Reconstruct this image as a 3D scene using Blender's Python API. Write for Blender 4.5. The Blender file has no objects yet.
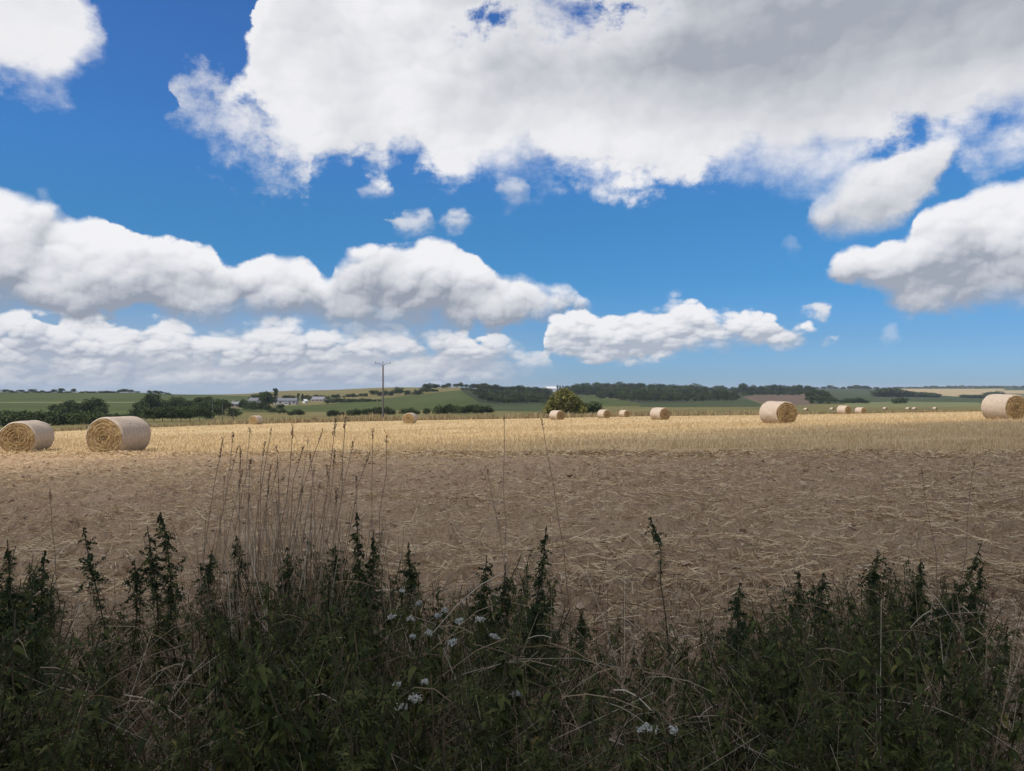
import bpy, math, random
import numpy as np
from mathutils import Vector, Matrix

SC = bpy.context.scene
COL = SC.collection
F = 788.0            # focal length in picture widths of 1024
HOR = 388.0          # image row of the true horizon
EYE = 1.5            # eye height (m); the field falls gently away from the camera
SUN_EL = math.radians(53)
SUN_AZ = math.radians(-128)   # clockwise from +Y: behind the camera, to the left
SUN_DIR = Vector((math.sin(SUN_AZ)*math.cos(SUN_EL), math.cos(SUN_AZ)*math.cos(SUN_EL), math.sin(SUN_EL)))

# ------------------------------------------------------------------ camera
cam_d = bpy.data.cameras.new('camera')
cam = bpy.data.objects.new('camera', cam_d)
COL.objects.link(cam)
cam.location = (0, 0, EYE)
cam.rotation_euler = (math.radians(90) + math.atan2(HOR-385.5, F), 0, 0)
cam_d.sensor_width = 36.0
cam_d.lens = 36.0*F/1024.0
cam_d.clip_start = 0.05
cam_d.clip_end = 60000
SC.camera = cam
vs = SC.view_settings
vs.view_transform = 'Standard'
vs.look = 'None'
vs.exposure = 0.0
vs.gamma = 1.0
vs.use_curve_mapping = False
SC.cycles.use_denoising = True
SC.cycles.max_bounces = 5
SC.cycles.diffuse_bounces = 3
SC.cycles.glossy_bounces = 2
SC.cycles.transmission_bounces = 3
SC.cycles.transparent_max_bounces = 6
SC.cycles.volume_bounces = 0
SC.cycles.use_adaptive_sampling = True
SC.cycles.adaptive_threshold = 0.02
SC.cycles.sample_clamp_indirect = 4.0

# ------------------------------------------------------------------ a small language for node trees
class NT:
    """wraps a node tree so that shader maths reads like arithmetic"""
    def __init__(self, tree):
        self.t = tree
    def node(self, kind, **kw):
        n = self.t.nodes.new(kind)
        for k, v in kw.items():
            setattr(n, k, v)
        return n
    def link(self, a, b):
        self.t.links.new(a, b)
    def put(self, sock, v):
        if isinstance(v, S):
            self.link(v.s, sock)
        elif hasattr(v, 'is_output'):
            self.link(v, sock)
        elif v is not None:
            sock.default_value = v
    def math(self, op, a, b=None, c=None, clamp=False):
        n = self.node('ShaderNodeMath', operation=op, use_clamp=clamp)
        for i, v in enumerate((a, b, c)):
            if v is not None:
                self.put(n.inputs[i], v)
        return S(self, n.outputs[0])
    def vmath(self, op, a, b=None, scale=None):
        n = self.node('ShaderNodeVectorMath', operation=op)
        self.put(n.inputs[0], a)
        if b is not None:
            self.put(n.inputs[1], b)
        if scale is not None:
            self.put(n.inputs['Scale'], scale)
        return S(self, n.outputs['Value'] if op in ('DOT_PRODUCT', 'LENGTH', 'DISTANCE') else n.outputs['Vector'])
    def xyz(self, x, y, z=0.0):
        n = self.node('ShaderNodeCombineXYZ')
        for i, v in enumerate((x, y, z)):
            self.put(n.inputs[i], v)
        return S(self, n.outputs[0])
    def sep(self, v):
        n = self.node('ShaderNodeSeparateXYZ')
        self.put(n.inputs[0], v)
        return [S(self, o) for o in n.outputs]
    def noise(self, vec, scale=1.0, detail=4.0, rough=0.5, dist=0.0, dims='3D', color=False, lac=2.0):
        n = self.node('ShaderNodeTexNoise', noise_dimensions=dims)
        self.put(n.inputs['Vector'], vec)
        self.put(n.inputs['Scale'], scale)
        self.put(n.inputs['Detail'], detail)
        self.put(n.inputs['Roughness'], rough)
        self.put(n.inputs['Lacunarity'], lac)
        self.put(n.inputs['Distortion'], dist)
        return S(self, n.outputs['Color' if color else 'Fac'])
    def voronoi(self, vec, scale=1.0, detail=0.0, rough=0.5, smooth=None, dims='3D', out='Distance', rnd=1.0):
        n = self.node('ShaderNodeTexVoronoi', voronoi_dimensions=dims)
        if smooth is not None:
            n.feature = 'SMOOTH_F1'
            n.inputs['Smoothness'].default_value = smooth
        self.put(n.inputs['Vector'], vec)
        self.put(n.inputs['Scale'], scale)
        n.inputs['Detail'].default_value = detail
        n.inputs['Roughness'].default_value = rough
        n.inputs['Randomness'].default_value = rnd
        return S(self, n.outputs[out])
    def ss(self, x, a, b, lo=0.0, hi=1.0):
        n = self.node('ShaderNodeMapRange', interpolation_type='SMOOTHSTEP')
        for i, v in enumerate((x, a, b, lo, hi)):
            self.put(n.inputs[i], v)
        return S(self, n.outputs[0])
    def lin(self, x, a, b, lo=0.0, hi=1.0):
        n = self.node('ShaderNodeMapRange', interpolation_type='LINEAR', clamp=True)
        for i, v in enumerate((x, a, b, lo, hi)):
            self.put(n.inputs[i], v)
        return S(self, n.outputs[0])
    def mix(self, f, a, b, blend='MIX'):
        n = self.node('ShaderNodeMix', data_type='RGBA', blend_type=blend)
        self.put(n.inputs[0], f)
        for i, v in ((6, a), (7, b)):
            if isinstance(v, (tuple, list)):
                v = tuple(v) + (1.0,) if len(v) == 3 else v
            self.put(n.inputs[i], v)
        return S(self, n.outputs[2])
    def ramp(self, x, stops):
        n = self.node('ShaderNodeValToRGB')
        e = n.color_ramp.elements
        while len(e) < len(stops):
            e.new(0.5)
        lo, hi = stops[0][0], stops[-1][0]
        for i, (p, c) in enumerate(stops):
            e[i].position = (p-lo)/(hi-lo)
            e[i].color = tuple(c) + (1.0,)
        self.put(n.inputs[0], self.lin(x, lo, hi))
        return S(self, n.outputs[0])
    def curve(self, x, pts):
        """piecewise-linear curve through pts [(x, y)], x and y in 0..1"""
        n = self.node('ShaderNodeFloatCurve')
        n.inputs['Factor'].default_value = 1.0
        c = n.mapping.curves[0]
        m = n.mapping
        m.use_clip = False
        while len(c.points) > 2:
            c.points.remove(c.points[1])
        c.points[0].location = pts[0]
        c.points[1].location = pts[-1]
        for p in pts[1:-1]:
            c.points.new(*p)
        for p in c.points:
            p.handle_type = 'AUTO_CLAMPED'
        m.update()
        self.put(n.inputs['Value'], x)
        return S(self, n.outputs[0])

class S:
    def __init__(self, nt, s):
        self.nt, self.s = nt, s
    def _b(self, op, o, rev=False):
        return self.nt.math(op, o, self) if rev else self.nt.math(op, self, o)
    def __add__(self, o): return self._b('ADD', o)
    def __radd__(self, o): return self._b('ADD', o, True)
    def __sub__(self, o): return self._b('SUBTRACT', o)
    def __rsub__(self, o): return self._b('SUBTRACT', o, True)
    def __mul__(self, o): return self._b('MULTIPLY', o)
    def __rmul__(self, o): return self._b('MULTIPLY', o, True)
    def __truediv__(self, o): return self._b('DIVIDE', o)
    def clamp(self): return self.nt.math('ADD', self, 0.0, clamp=True)
    def abs(self): return self.nt.math('ABSOLUTE', self)

def lin3(r, g, b):
    """sRGB 0..255 to linear"""
    f = lambda c: (c/255/12.92) if c/255 <= 0.04045 else ((c/255+0.055)/1.055)**2.4
    return (f(r), f(g), f(b))
# ------------------------------------------------------------------ objects, materials, mesh batches
def tag(o, label=None, cat=None, group=None, kind=None):
    if label: o['label'] = label
    if cat: o['category'] = cat
    if group: o['group'] = group
    if kind: o['kind'] = kind
    return o

def link(name, me, mat=None, parent=None, loc=None):
    o = bpy.data.objects.new(name, me)
    COL.objects.link(o)
    if mat is not None and me is not None:
        for m in (mat if isinstance(mat, (list, tuple)) else [mat]):
            me.materials.append(m)
    if parent is not None:
        o.parent = parent
    if loc is not None:
        o.location = loc
    return o

def empty(name, loc=(0, 0, 0), rz=0.0):
    o = bpy.data.objects.new(name, None)
    COL.objects.link(o)
    o.empty_display_size = 0.2
    o.location = loc
    o.rotation_euler = (0, 0, rz)
    return o

def copy_tree(o, parent=None):
    c = o.copy()
    COL.objects.link(c)
    if parent is not None:
        c.parent = parent
    for ch in o.children:
        copy_tree(ch, c)
    return c

def mesh_np(name, V, Q, smooth=False, tri=False):
    """mesh from numpy arrays: V (n,3), Q (m,4) or (m,3)"""
    V = np.ascontiguousarray(V, dtype=np.float32)
    Q = np.ascontiguousarray(Q, dtype=np.int32)
    k = Q.shape[1]
    me = bpy.data.meshes.new(name)
    me.vertices.add(len(V))
    me.vertices.foreach_set('co', V.ravel())
    me.loops.add(Q.size)
    me.loops.foreach_set('vertex_index', Q.ravel())
    me.polygons.add(len(Q))
    me.polygons.foreach_set('loop_start', np.arange(0, Q.size, k, dtype=np.int32))
    me.polygons.foreach_set('loop_total', np.full(len(Q), k, dtype=np.int32))
    me.polygons.foreach_set('use_smooth', np.full(len(Q), smooth, dtype=bool))
    me.update(calc_edges=True)
    return me

class Batch:
    """collects vertices and quads (triangles repeat their last corner as quads of two) in numpy"""
    def __init__(self):
        self.v, self.q, self.n = [], [], 0
    def add(self, V, Q):
        self.v.append(np.asarray(V, dtype=np.float32).reshape(-1, 3))
        self.q.append(np.asarray(Q, dtype=np.int64) + self.n)
        self.n += len(self.v[-1])
    def ribbons(self, P, W, side):
        """P (n,k,3) centre lines, W (n,k) widths, side (n,3) or (n,k,3) unit vectors across"""
        n, k, _ = P.shape
        if side.ndim == 2:
            side = side[:, None, :]
        A = P - side*(W[..., None]*0.5)
        B = P + side*(W[..., None]*0.5)
        V = np.stack([A, B], 2).reshape(-1, 3)
        base = np.arange(n)[:, None]*(2*k) + np.arange(k-1)[None, :]*2
        Q = np.stack([base, base+1, base+3, base+2], -1).reshape(-1, 4)
        self.add(V, Q)
    def tubes(self, P, R, sides=4):
        """P (n,k,3), R (n,k): thin round stems"""
        n, k, _ = P.shape
        T = np.gradient(P, axis=1)
        T /= np.linalg.norm(T, axis=2, keepdims=True)+1e-9
        ref = np.where(np.abs(T[..., 2:3]) > 0.9, np.array([1.0, 0, 0]), np.array([0, 0, 1.0]))
        U = np.cross(T, ref); U /= np.linalg.norm(U, axis=2, keepdims=True)+1e-9
        Wv = np.cross(T, U)
        a = np.arange(sides)*2*np.pi/sides
        ring = U[:, :, None, :]*np.cos(a)[None, None, :, None] + Wv[:, :, None, :]*np.sin(a)[None, None, :, None]
        V = P[:, :, None, :] + ring*R[:, :, None, None]
        b = (np.arange(n)[:, None, None]*k + np.arange(k-1)[None, :, None])*sides
        j = np.arange(sides)[None, None, :]
        j2 = (j+1) % sides
        Q = np.stack([b+j, b+j2, b+sides+j2, b+sides+j], -1).reshape(-1, 4)
        self.add(V.reshape(-1, 3), Q)
    def stamp(self, TV, TQ, M, T, s):
        """copies of a template (TV, TQ) by rotation M (n,3,3), offset T (n,3), scale s (n,) or (n,3)"""
        n = len(T)
        s = np.asarray(s)
        s = s[:, None, None] if s.ndim == 1 else s[:, None, :]
        V = np.einsum('nij,nkj->nki', M, TV[None]*s) + T[:, None, :]
        Q = (np.asarray(TQ)[None] + (np.arange(n)*len(TV))[:, None, None]).reshape(-1, 4)
        self.add(V.reshape(-1, 3), Q)
    def arrays(self):
        return np.concatenate(self.v), np.concatenate(self.q)
    def build(self, name, mat=None, parent=None, smooth=False, loc=None):
        V, Q = self.arrays()
        return link(name, mesh_np(name, V, Q, smooth), mat, parent, loc)

def rot_basis(fwd, up):
    """(n,3,3) rotations whose columns are right, forward, up"""
    f = fwd/(np.linalg.norm(fwd, axis=1, keepdims=True)+1e-9)
    r = np.cross(f, up); r /= np.linalg.norm(r, axis=1, keepdims=True)+1e-9
    u = np.cross(r, f)
    return np.stack([r, f, u], 2)

# value noise on the plane, used for heights and for where things grow
def _hash(ix, iy, seed):
    n = (ix.astype(np.int64)*374761393 + iy.astype(np.int64)*668265263 + seed*2147483647) & 0xffffffff
    n = ((n ^ (n >> 13))*1274126177) & 0xffffffff
    return ((n ^ (n >> 16)) & 0xffff)/65535.0
def vnoise(x, y, seed=0):
    ix, iy = np.floor(x), np.floor(y)
    fx, fy = x-ix, y-iy
    fx = fx*fx*(3-2*fx); fy = fy*fy*(3-2*fy)
    a = _hash(ix, iy, seed); b = _hash(ix+1, iy, seed); c = _hash(ix, iy+1, seed); d = _hash(ix+1, iy+1, seed)
    return (a*(1-fx)+b*fx)*(1-fy) + (c*(1-fx)+d*fx)*fy
def fbm(x, y, oct=4, seed=0, rough=0.5):
    v, a, t = 0, 1.0, 0
    for i in range(oct):
        v = v + a*vnoise(x*2**i, y*2**i, seed+i*17); t += a; a *= rough
    return v/t
def sstep(x, a, b):
    t = np.clip((x-a)/(b-a), 0, 1)
    return t*t*(3-2*t)

def material(name, build, rough=0.85, bump=None, spec=0.2, translucent=0.0):
    """Principled material; build(N, pos, objpos) returns the base colour; bump(N, pos, objpos) a height"""
    m = bpy.data.materials.new(name)
    m.use_nodes = True
    t = m.node_tree
    N = NT(t)
    bs = t.nodes['Principled BSDF']
    g = S(N, N.node('ShaderNodeNewGeometry').outputs['Position'])
    o = S(N, N.node('ShaderNodeTexCoord').outputs['Object'])
    c = build(N, g, o) if callable(build) else build
    if isinstance(c, tuple):
        c = c + (1.0,)
    N.put(bs.inputs['Base Color'], c)
    bs.inputs['Roughness'].default_value = rough
    bs.inputs['Specular IOR Level'].default_value = spec
    if bump:
        h, strength, dist = bump(N, g, o)
        b = N.node('ShaderNodeBump')
        b.inputs['Strength'].default_value = strength
        b.inputs['Distance'].default_value = dist
        N.put(b.inputs['Height'], h)
        N.link(b.outputs[0], bs.inputs['Normal'])
    if translucent:
        tr = N.node('ShaderNodeBsdfTranslucent')
        N.put(tr.inputs['Color'], c)
        mx = N.node('ShaderNodeMixShader')
        mx.inputs[0].default_value = translucent
        out = t.nodes['Material Output']
        N.link(bs.outputs[0], mx.inputs[1]); N.link(tr.outputs[0], mx.inputs[2])
        N.link(mx.outputs[0], out.inputs['Surface'])
    return m
def island(N):
    return S(N, N.node('ShaderNodeNewGeometry').outputs['Random Per Island'])
def objrand(N):
    return S(N, N.node('ShaderNodeObjectInfo').outputs['Random'])
# ------------------------------------------------------------------ sky: Nishita air with cumulus, placed by compass direction
SKY_STRENGTH = 0.1
TE_MAX = 0.75
def ang(px, py):
    a = math.atan((px-512)/F)
    return a, (HOR-py)/F*math.cos(a)

def build_world():
    w = bpy.data.worlds.new('World')
    SC.world = w
    w.use_nodes = True
    t = w.node_tree
    t.nodes.clear()
    N = NT(t)
    out = N.node('ShaderNodeOutputWorld')
    bg = N.node('ShaderNodeBackground')
    bg.inputs['Strength'].default_value = SKY_STRENGTH
    N.link(bg.outputs[0], out.inputs['Surface'])
    tc = N.node('ShaderNodeTexCoord')
    d = S(N, tc.outputs['Generated'])
    x, y, z = N.sep(d)
    az = N.math('ARCTAN2', x, y)
    hyp = N.math('SQRT', x*x + y*y)
    te = z/N.math('MAXIMUM', hyp, 0.02)
    sky = N.node('ShaderNodeTexSky', sky_type='NISHITA')
    sky.sun_disc = False
    sky.sun_elevation = SUN_EL
    sky.sun_rotation = SUN_AZ
    sky.altitude = 100
    sky.air_density = 1.0
    sky.dust_density = 0.35
    sky.ozone_density = 2.2
    col = S(N, sky.outputs[0])
    # the deep summer blue overhead, paler and greener towards the horizon
    tint = N.ramp(te, [(0.0, (0.36, 0.62, 1.10)), (0.03, (0.345, 0.60, 1.08)), (0.06, (0.31, 0.565, 0.97)), (0.133, (0.24, 0.61, 0.97)), (0.212, (0.267, 0.69, 1.03)), (0.281, (0.32, 0.76, 1.20)), (0.43, (0.372, 0.756, 1.267))])
    col = N.mix(1.0, col, tint, 'MULTIPLY')

    p = N.xyz(az, te, 0.0)
    wp = N.noise(p, 9.0, 8.0, 0.58, color=True)              # broad billows
    wq = N.noise(p, 34.0, 6.0, 0.60, color=True)             # finer billows
    def warp(amp_a, amp_b):
        a = N.vmath('SUBTRACT', wp, (0.5, 0.5, 0.5))
        b = N.vmath('SUBTRACT', wq, (0.5, 0.5, 0.5))
        v = N.vmath('ADD', N.vmath('SCALE', a, scale=amp_a), N.vmath('SCALE', b, scale=amp_b))
        return N.vmath('ADD', p, v)
    # heaps: rounded puffs of three sizes, read as relief lit from the sun's side (upper left)
    dl = (-0.50, 0.86)
    def heap(scale, squash, step, seed, wa, wb):
        q0 = N.vmath('ADD', N.vmath('MULTIPLY', warp(wa, wb), (1.0, squash, 1.0)), (seed, seed*0.7, 0))
        def h(q, sc, sm):
            d = N.voronoi(q, sc, smooth=sm, dims='2D')
            return 1.0 - d*d*1.6
        tot0 = None; slope = None
        for k, (m, am) in enumerate(((1.0, 0.56), (2.2, 0.30), (4.7, 0.14))):
            st = step/m**0.8
            q1 = N.vmath('ADD', q0, (dl[0]*st, dl[1]*st*squash, 0))
            h0 = h(q0, scale*m, (0.30, 0.22, 0.15)[k]); h1 = h(q1, scale*m, (0.30, 0.22, 0.15)[k])
            t0 = h0*am
            t1 = (h0 - h1)*(am*m**0.35)
            tot0 = t0 if tot0 is None else tot0 + t0
            slope = t1 if slope is None else slope + t1
        return tot0, slope           # puff height 0..1; slope > 0 where the puff faces the sun
    big = heap(9.0, 1.25, 0.020, 3.1, 0.030, 0.014)
    low = heap(19.0, 1.75, 0.010, 7.7, 0.016, 0.009)
    big0, bigr = big
    low0, lowr = low
    n0 = N.noise(warp(0.03, 0.0), 5.0, 4.0, 0.5, dims='2D')
    n1 = N.noise(N.vmath('ADD', warp(0.03, 0.0), (dl[0]*0.03, dl[1]*0.03, 0)), 5.0, 4.0, 0.5, dims='2D')
    under_r = n0 - n1
    er = N.noise(N.vmath('MULTIPLY', p, (1.0, 1.3, 1.0)), 19.0, 9.0, 0.66, dims='2D') - 0.5     # ragged edges
    f1 = N.noise(N.vmath('ADD', N.vmath('MULTIPLY', p, (1.0, 1.3, 1.0)), (dl[0]*0.006, dl[1]*0.0078, 0)), 19.0, 9.0, 0.66, dims='2D') - 0.5
    fine_r = er - f1
    rag = N.ss(N.noise(p, 6.0, 2.0, 0.5), 0.38, 0.66)                                          # where edges fray, where they stay crisp

    def outline(pts, a0, a1):
        r = []
        for (px, py) in pts:
            a, e = ang(px, py)
            r.append(((a-a0)/(a1-a0), max(-0.2, min(1.2, e/TE_MAX))))
        return r

    HM = 0.66                        # mean puff height
    def layer(base, top, bot, wa=0.05, wb=0.02, puff=0.02, soft=0.006, heap_=None, shade='cumulus',
              white=0.86, grey=(0.40, 0.43, 0.50), lo=0.15, hi=0.62, relief=1.0, k=0.02, fade=1.0, botsoft=1.0, erode=0.026, fine=0.55, fray=0.012, shadeaz=0.0, gaps=False):
        xs = [q[0] for q in top] + [q[0] for q in bot]
        a0, a1 = ang(min(xs), 0)[0], ang(max(xs), 0)[0]
        pw = warp(wa, wb)
        ax, ey, _ = N.sep(pw)
        u = (ax - a0)/(a1 - a0)
        T = N.curve(u, outline(top, a0, a1))*TE_MAX
        B = N.curve(u, outline(bot, a0, a1))*TE_MAX
        up = T - ey
        dn = (ey - B)
        up = N.math('MINIMUM', up, up*2.0)
        dn_s = dn/botsoft if botsoft != 1.0 else dn
        h0, r = heap_ or (big0, bigr)
        hp = h0 - HM
        s = N.math('SMOOTH_MIN', up + hp*(puff*2.2), dn_s + hp*(puff*(0.8 if shade == 'cumulus' else 2.2)), k) + er*erode
        if gaps:                                # blue chinks where the vapour thins
            for gx, gy, gr in ((572, 12, 0.030), (490, 22, 0.014), (604, 4, 0.018)):
                ga_, ge_ = ang(gx, gy)
                dd = N.vmath('LENGTH', N.vmath('MULTIPLY', N.vmath('SUBTRACT', pw, (ga_, ge_, 0.0)), (1.0, 1.5, 1.0)))
                s = N.math('SMOOTH_MIN', s, (dd - gr)*0.9 + er*0.16, 0.03)
        # keep the curve honest beyond its ends
        inside = N.ss(u, -0.02, 0.01)*N.ss(u, 1.02, 0.99)
        sf = rag*fray + soft
        alpha = N.ss(s, sf*-1.0, sf)*inside*fade
        if shade == 'cumulus':
            tt = (dn/N.math('MAXIMUM', up + dn, 0.004)).clamp()
            l = N.lin(tt*1.10 - 0.19 + (h0 - HM)*0.75*relief + r*relief*0.8 + fine_r*fine + (N.sep(wp)[2]-0.5)*0.45, lo, hi)
            l = l*(1.45 - l*0.45)                    # thin vapour brightens early
            l = N.math('MAXIMUM', l, N.ss(up, 0.010, 0.0)*0.75)
        else:                                   # seen from below: thick middle grey, thin margins bright
            thick = N.ss(s + (n0-0.5)*0.24 + N.ss(az, -0.22, 0.20)*N.ss(te, 0.25, 0.42)*0.19*shadeaz, lo, hi)
            l = (1.0 - thick) + under_r*relief + fine_r*fine*0.6 + bigr*relief*0.22 + (big0 - HM)*relief*0.25
            l = N.math('ADD', l, 0.0, clamp=True)
        wcol = N.mix(N.ss(te, 0.0, 0.10), (white*0.97, white*0.965, white*0.99), (white, white*1.0, white*1.03))
        c = N.mix(l, grey, wcol)
        c = N.mix(1.0, c, (1.0/SKY_STRENGTH,)*3, 'MULTIPLY')
        return N.mix(alpha, base, c)

    # faint veil low over the left horizon
    veil = N.ss(te, 0.16, 0.0)*N.ss(az, 0.15, -0.25)*0.55
    col = N.mix(veil, col, tuple(v/SKY_STRENGTH for v in (0.50, 0.58, 0.70)))
    # low far banks along the left horizon
    col = layer(col, [(-200, 335), (0, 338), (60, 345), (130, 340), (200, 350), (260, 342), (330, 346), (400, 344), (450, 340), (490, 338), (530, 350), (556, 372), (575, 392)],
                     [(-200, 396), (0, 396), (380, 393), (430, 391), (490, 382), (540, 378), (575, 388)],
                wa=0.016, wb=0.008, puff=0.020, soft=0.008, heap_=(low0, lowr), lo=-0.06, hi=0.92, relief=1.0, white=0.78, grey=(0.40, 0.45, 0.55), fade=N.ss(az, ang(570, 0)[0], ang(450, 0)[0])*0.95)
    # nearer bank above it
    col = layer(col, [(-260, 300), (-100, 312), (0, 317), (30, 311), (60, 310), (100, 314), (140, 320), (160, 317), (182, 325), (205, 336), (220, 333), (240, 322), (280, 322), (310, 328), (350, 334), (400, 332), (440, 336), (480, 336), (515, 346), (535, 362)],
                     [(-260, 366), (0, 366), (60, 374), (120, 372), (190, 370), (250, 366), (330, 364), (400, 362), (470, 362), (510, 362), (535, 363)],
                wa=0.020, wb=0.010, puff=0.024, soft=0.004, heap_=(low0, lowr), lo=-0.06, hi=0.82, relief=1.0, white=0.87, grey=(0.40, 0.44, 0.53), botsoft=1.6, fade=N.ss(az, ang(545, 0)[0], ang(470, 0)[0])*0.97)
    # main cumulus row on the left
    col = layer(col, [(-260, 170), (-60, 180), (0, 192), (20, 200), (45, 197), (60, 205), (80, 214), (105, 224), (130, 234), (155, 238), (185, 241), (212, 245), (222, 262), (240, 268), (258, 262), (285, 256), (302, 258), (316, 268), (328, 284), (334, 268), (346, 254), (370, 249), (400, 246), (418, 241), (440, 245), (462, 252), (482, 262), (494, 270), (502, 276), (520, 271), (540, 282), (556, 291), (574, 291), (586, 302)],
                     [(-260, 306), (0, 309), (60, 312), (110, 312), (150, 310), (200, 311), (250, 312), (300, 316), (340, 323), (380, 329), (430, 332), (480, 326), (520, 321), (555, 315), (586, 304)],
                wa=0.024, wb=0.012, puff=0.024, soft=0.004, lo=-0.08, hi=0.80, relief=0.8, white=0.90, grey=(0.31, 0.345, 0.42), botsoft=1.8)
    # small cumulus right of centre
    col = layer(col, [(540, 352), (552, 318), (566, 312), (585, 310), (605, 318), (640, 314), (660, 302), (678, 296), (698, 301), (716, 315), (735, 311), (760, 313), (785, 321), (810, 326), (835, 334)],
                     [(540, 354), (556, 350), (575, 358), (616, 361), (660, 360), (684, 347), (720, 342), (760, 343), (800, 342), (835, 337)],
                wa=0.020, wb=0.010, puff=0.020, soft=0.004, heap_=(low0, lowr), lo=-0.10, hi=0.76, relief=0.85, white=0.89, grey=(0.42, 0.465, 0.55))
    for (x0, y0, x1, y1, fd) in ((505, 349, 548, 370, 0.6), (800, 302, 838, 317, 0.9), (881, 334, 897, 338, 0.35), (444, 211, 469, 225, 0.75), (384, 207, 434, 229, 0.75), (640, 350, 664, 362, 0.6), (498, 178, 524, 200, 0.6), (350, 182, 396, 197, 0.30), (784, 240, 797, 250, 0.2)):
        xm = (x0+x1)/2; ym = (y0+y1)/2
        col = layer(col, [(x0-6, ym+9), (x0*0.7+x1*0.3, y0+1), (x0*0.4+x1*0.6, y0), (x1+6, ym+9)], [(x0-6, ym-9), (x0*0.7+x1*0.3, y1), (x0*0.3+x1*0.7, y1), (x1+6, ym-9)],
                    wa=0.028, wb=0.030, puff=0.012, soft=0.008, heap_=(low0, lowr), lo=-0.3, hi=0.4, relief=0.6, white=0.82, grey=(0.5, 0.55, 0.64), fade=fd, k=0.006, erode=0.05, fray=0.02)
    # cumulus at the right edge
    col = layer(col, [(815, 296), (826, 272), (845, 257), (870, 252), (892, 243), (912, 236), (920, 218), (945, 202), (980, 192), (1010, 185), (1060, 182), (1200, 176), (1300, 230)],
                     [(815, 276), (832, 282), (862, 286), (880, 298), (905, 308), (950, 310), (985, 306), (1020, 298), (1100, 300), (1300, 290)],
                wa=0.024, wb=0.012, puff=0.023, soft=0.004, lo=-0.08, hi=0.84, relief=0.8, white=0.90, grey=(0.35, 0.385, 0.46), botsoft=1.4)
    # tongue hanging from the great cloud
    col = layer(col, [(808, 216), (820, 200), (836, 190), (852, 172), (880, 150), (920, 138), (960, 140)],
                     [(808, 217), (824, 230), (845, 232), (872, 227), (900, 218), (920, 196), (960, 145)],
                wa=0.030, wb=0.022, puff=0.016, soft=0.008, lo=-0.2, hi=0.95, relief=0.7, white=0.86, grey=(0.46, 0.49, 0.55), erode=0.03, fray=0.02)
    # top-left corner cloud
    col = layer(col, [(-300, -120), (0, -110), (60, -80), (88, -15), (104, 20), (112, 36)],
                     [(-300, 100), (-60, 85), (0, 70), (40, 74), (62, 76), (80, 62), (98, 46), (112, 38)],
                wa=0.05, wb=0.03, puff=0.02, soft=0.018, shade='under', lo=0.0, hi=0.22, relief=0.9, white=0.86, grey=(0.60, 0.62, 0.67), erode=0.06, fray=0.03, fine=0.9)
    # thin shreds on the great cloud's left flank
    col = layer(col, [(172, 92), (190, 78), (215, 82), (245, 95), (300, 80)],
                     [(172, 94), (190, 102), (230, 124), (262, 142), (310, 168)],
                wa=0.07, wb=0.06, puff=0.012, soft=0.030, shade='under', lo=0.1, hi=0.4, relief=0.3, white=0.80, grey=(0.66, 0.68, 0.72), fade=0.75, erode=0.20, fray=0.03)
    # the great cloud overhead
    col = layer(col, [(225, 100), (250, 30), (262, -60), (300, -160), (700, -200), (1100, -200), (1400, -200)],
                     [(225, 104), (252, 110), (285, 130), (312, 152), (335, 164), (360, 176), (388, 174), (402, 152), (424, 160), (446, 180), (474, 178), (505, 168), (540, 170), (580, 174), (618, 181), (660, 182), (700, 166), (735, 154), (770, 166), (810, 170), (860, 164), (905, 150), (950, 150), (990, 134), (1024, 130), (1100, 120), (1400, 60)],
                wa=0.045, wb=0.026, puff=0.027, soft=0.016, shade='under', lo=0.01, hi=0.38, relief=1.1, white=0.87, grey=(0.38, 0.41, 0.47), shadeaz=1.0, erode=0.085, fray=0.040, fine=0.4, gaps=True)
    # the rest of the sky dome: scattered fair-weather cloud
    q = N.xyz(x/N.math('MAXIMUM', z+0.12, 0.05), y/N.math('MAXIMUM', z+0.12, 0.05), 0.0)
    g = N.noise(q, 1.1, 6.0, 0.55)
    away = N.math('MAXIMUM', N.ss(az.abs(), 0.82, 1.05), N.ss(te, 0.70, 0.95))*N.ss(z, 0.0, 0.06)
    ga = N.ss(g, 0.44, 0.56)*away
    gc = N.mix(N.ss(g, 0.56, 0.72), (0.84/SKY_STRENGTH, 0.84/SKY_STRENGTH, 0.87/SKY_STRENGTH), (0.48/SKY_STRENGTH, 0.50/SKY_STRENGTH, 0.55/SKY_STRENGTH))
    col = N.mix(ga, col, gc)
    N.put(bg.inputs['Color'], col)
    w.cycles.sampling_method = 'MANUAL'
    w.cycles.sample_map_resolution = 512
build_world()
# ------------------------------------------------------------------ the land
rng = np.random.default_rng(7)
def field_drop(X, Y):
    return 1.041 - 0.0311*X + 0.0314*Y + 0.000125*X*Y
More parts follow.
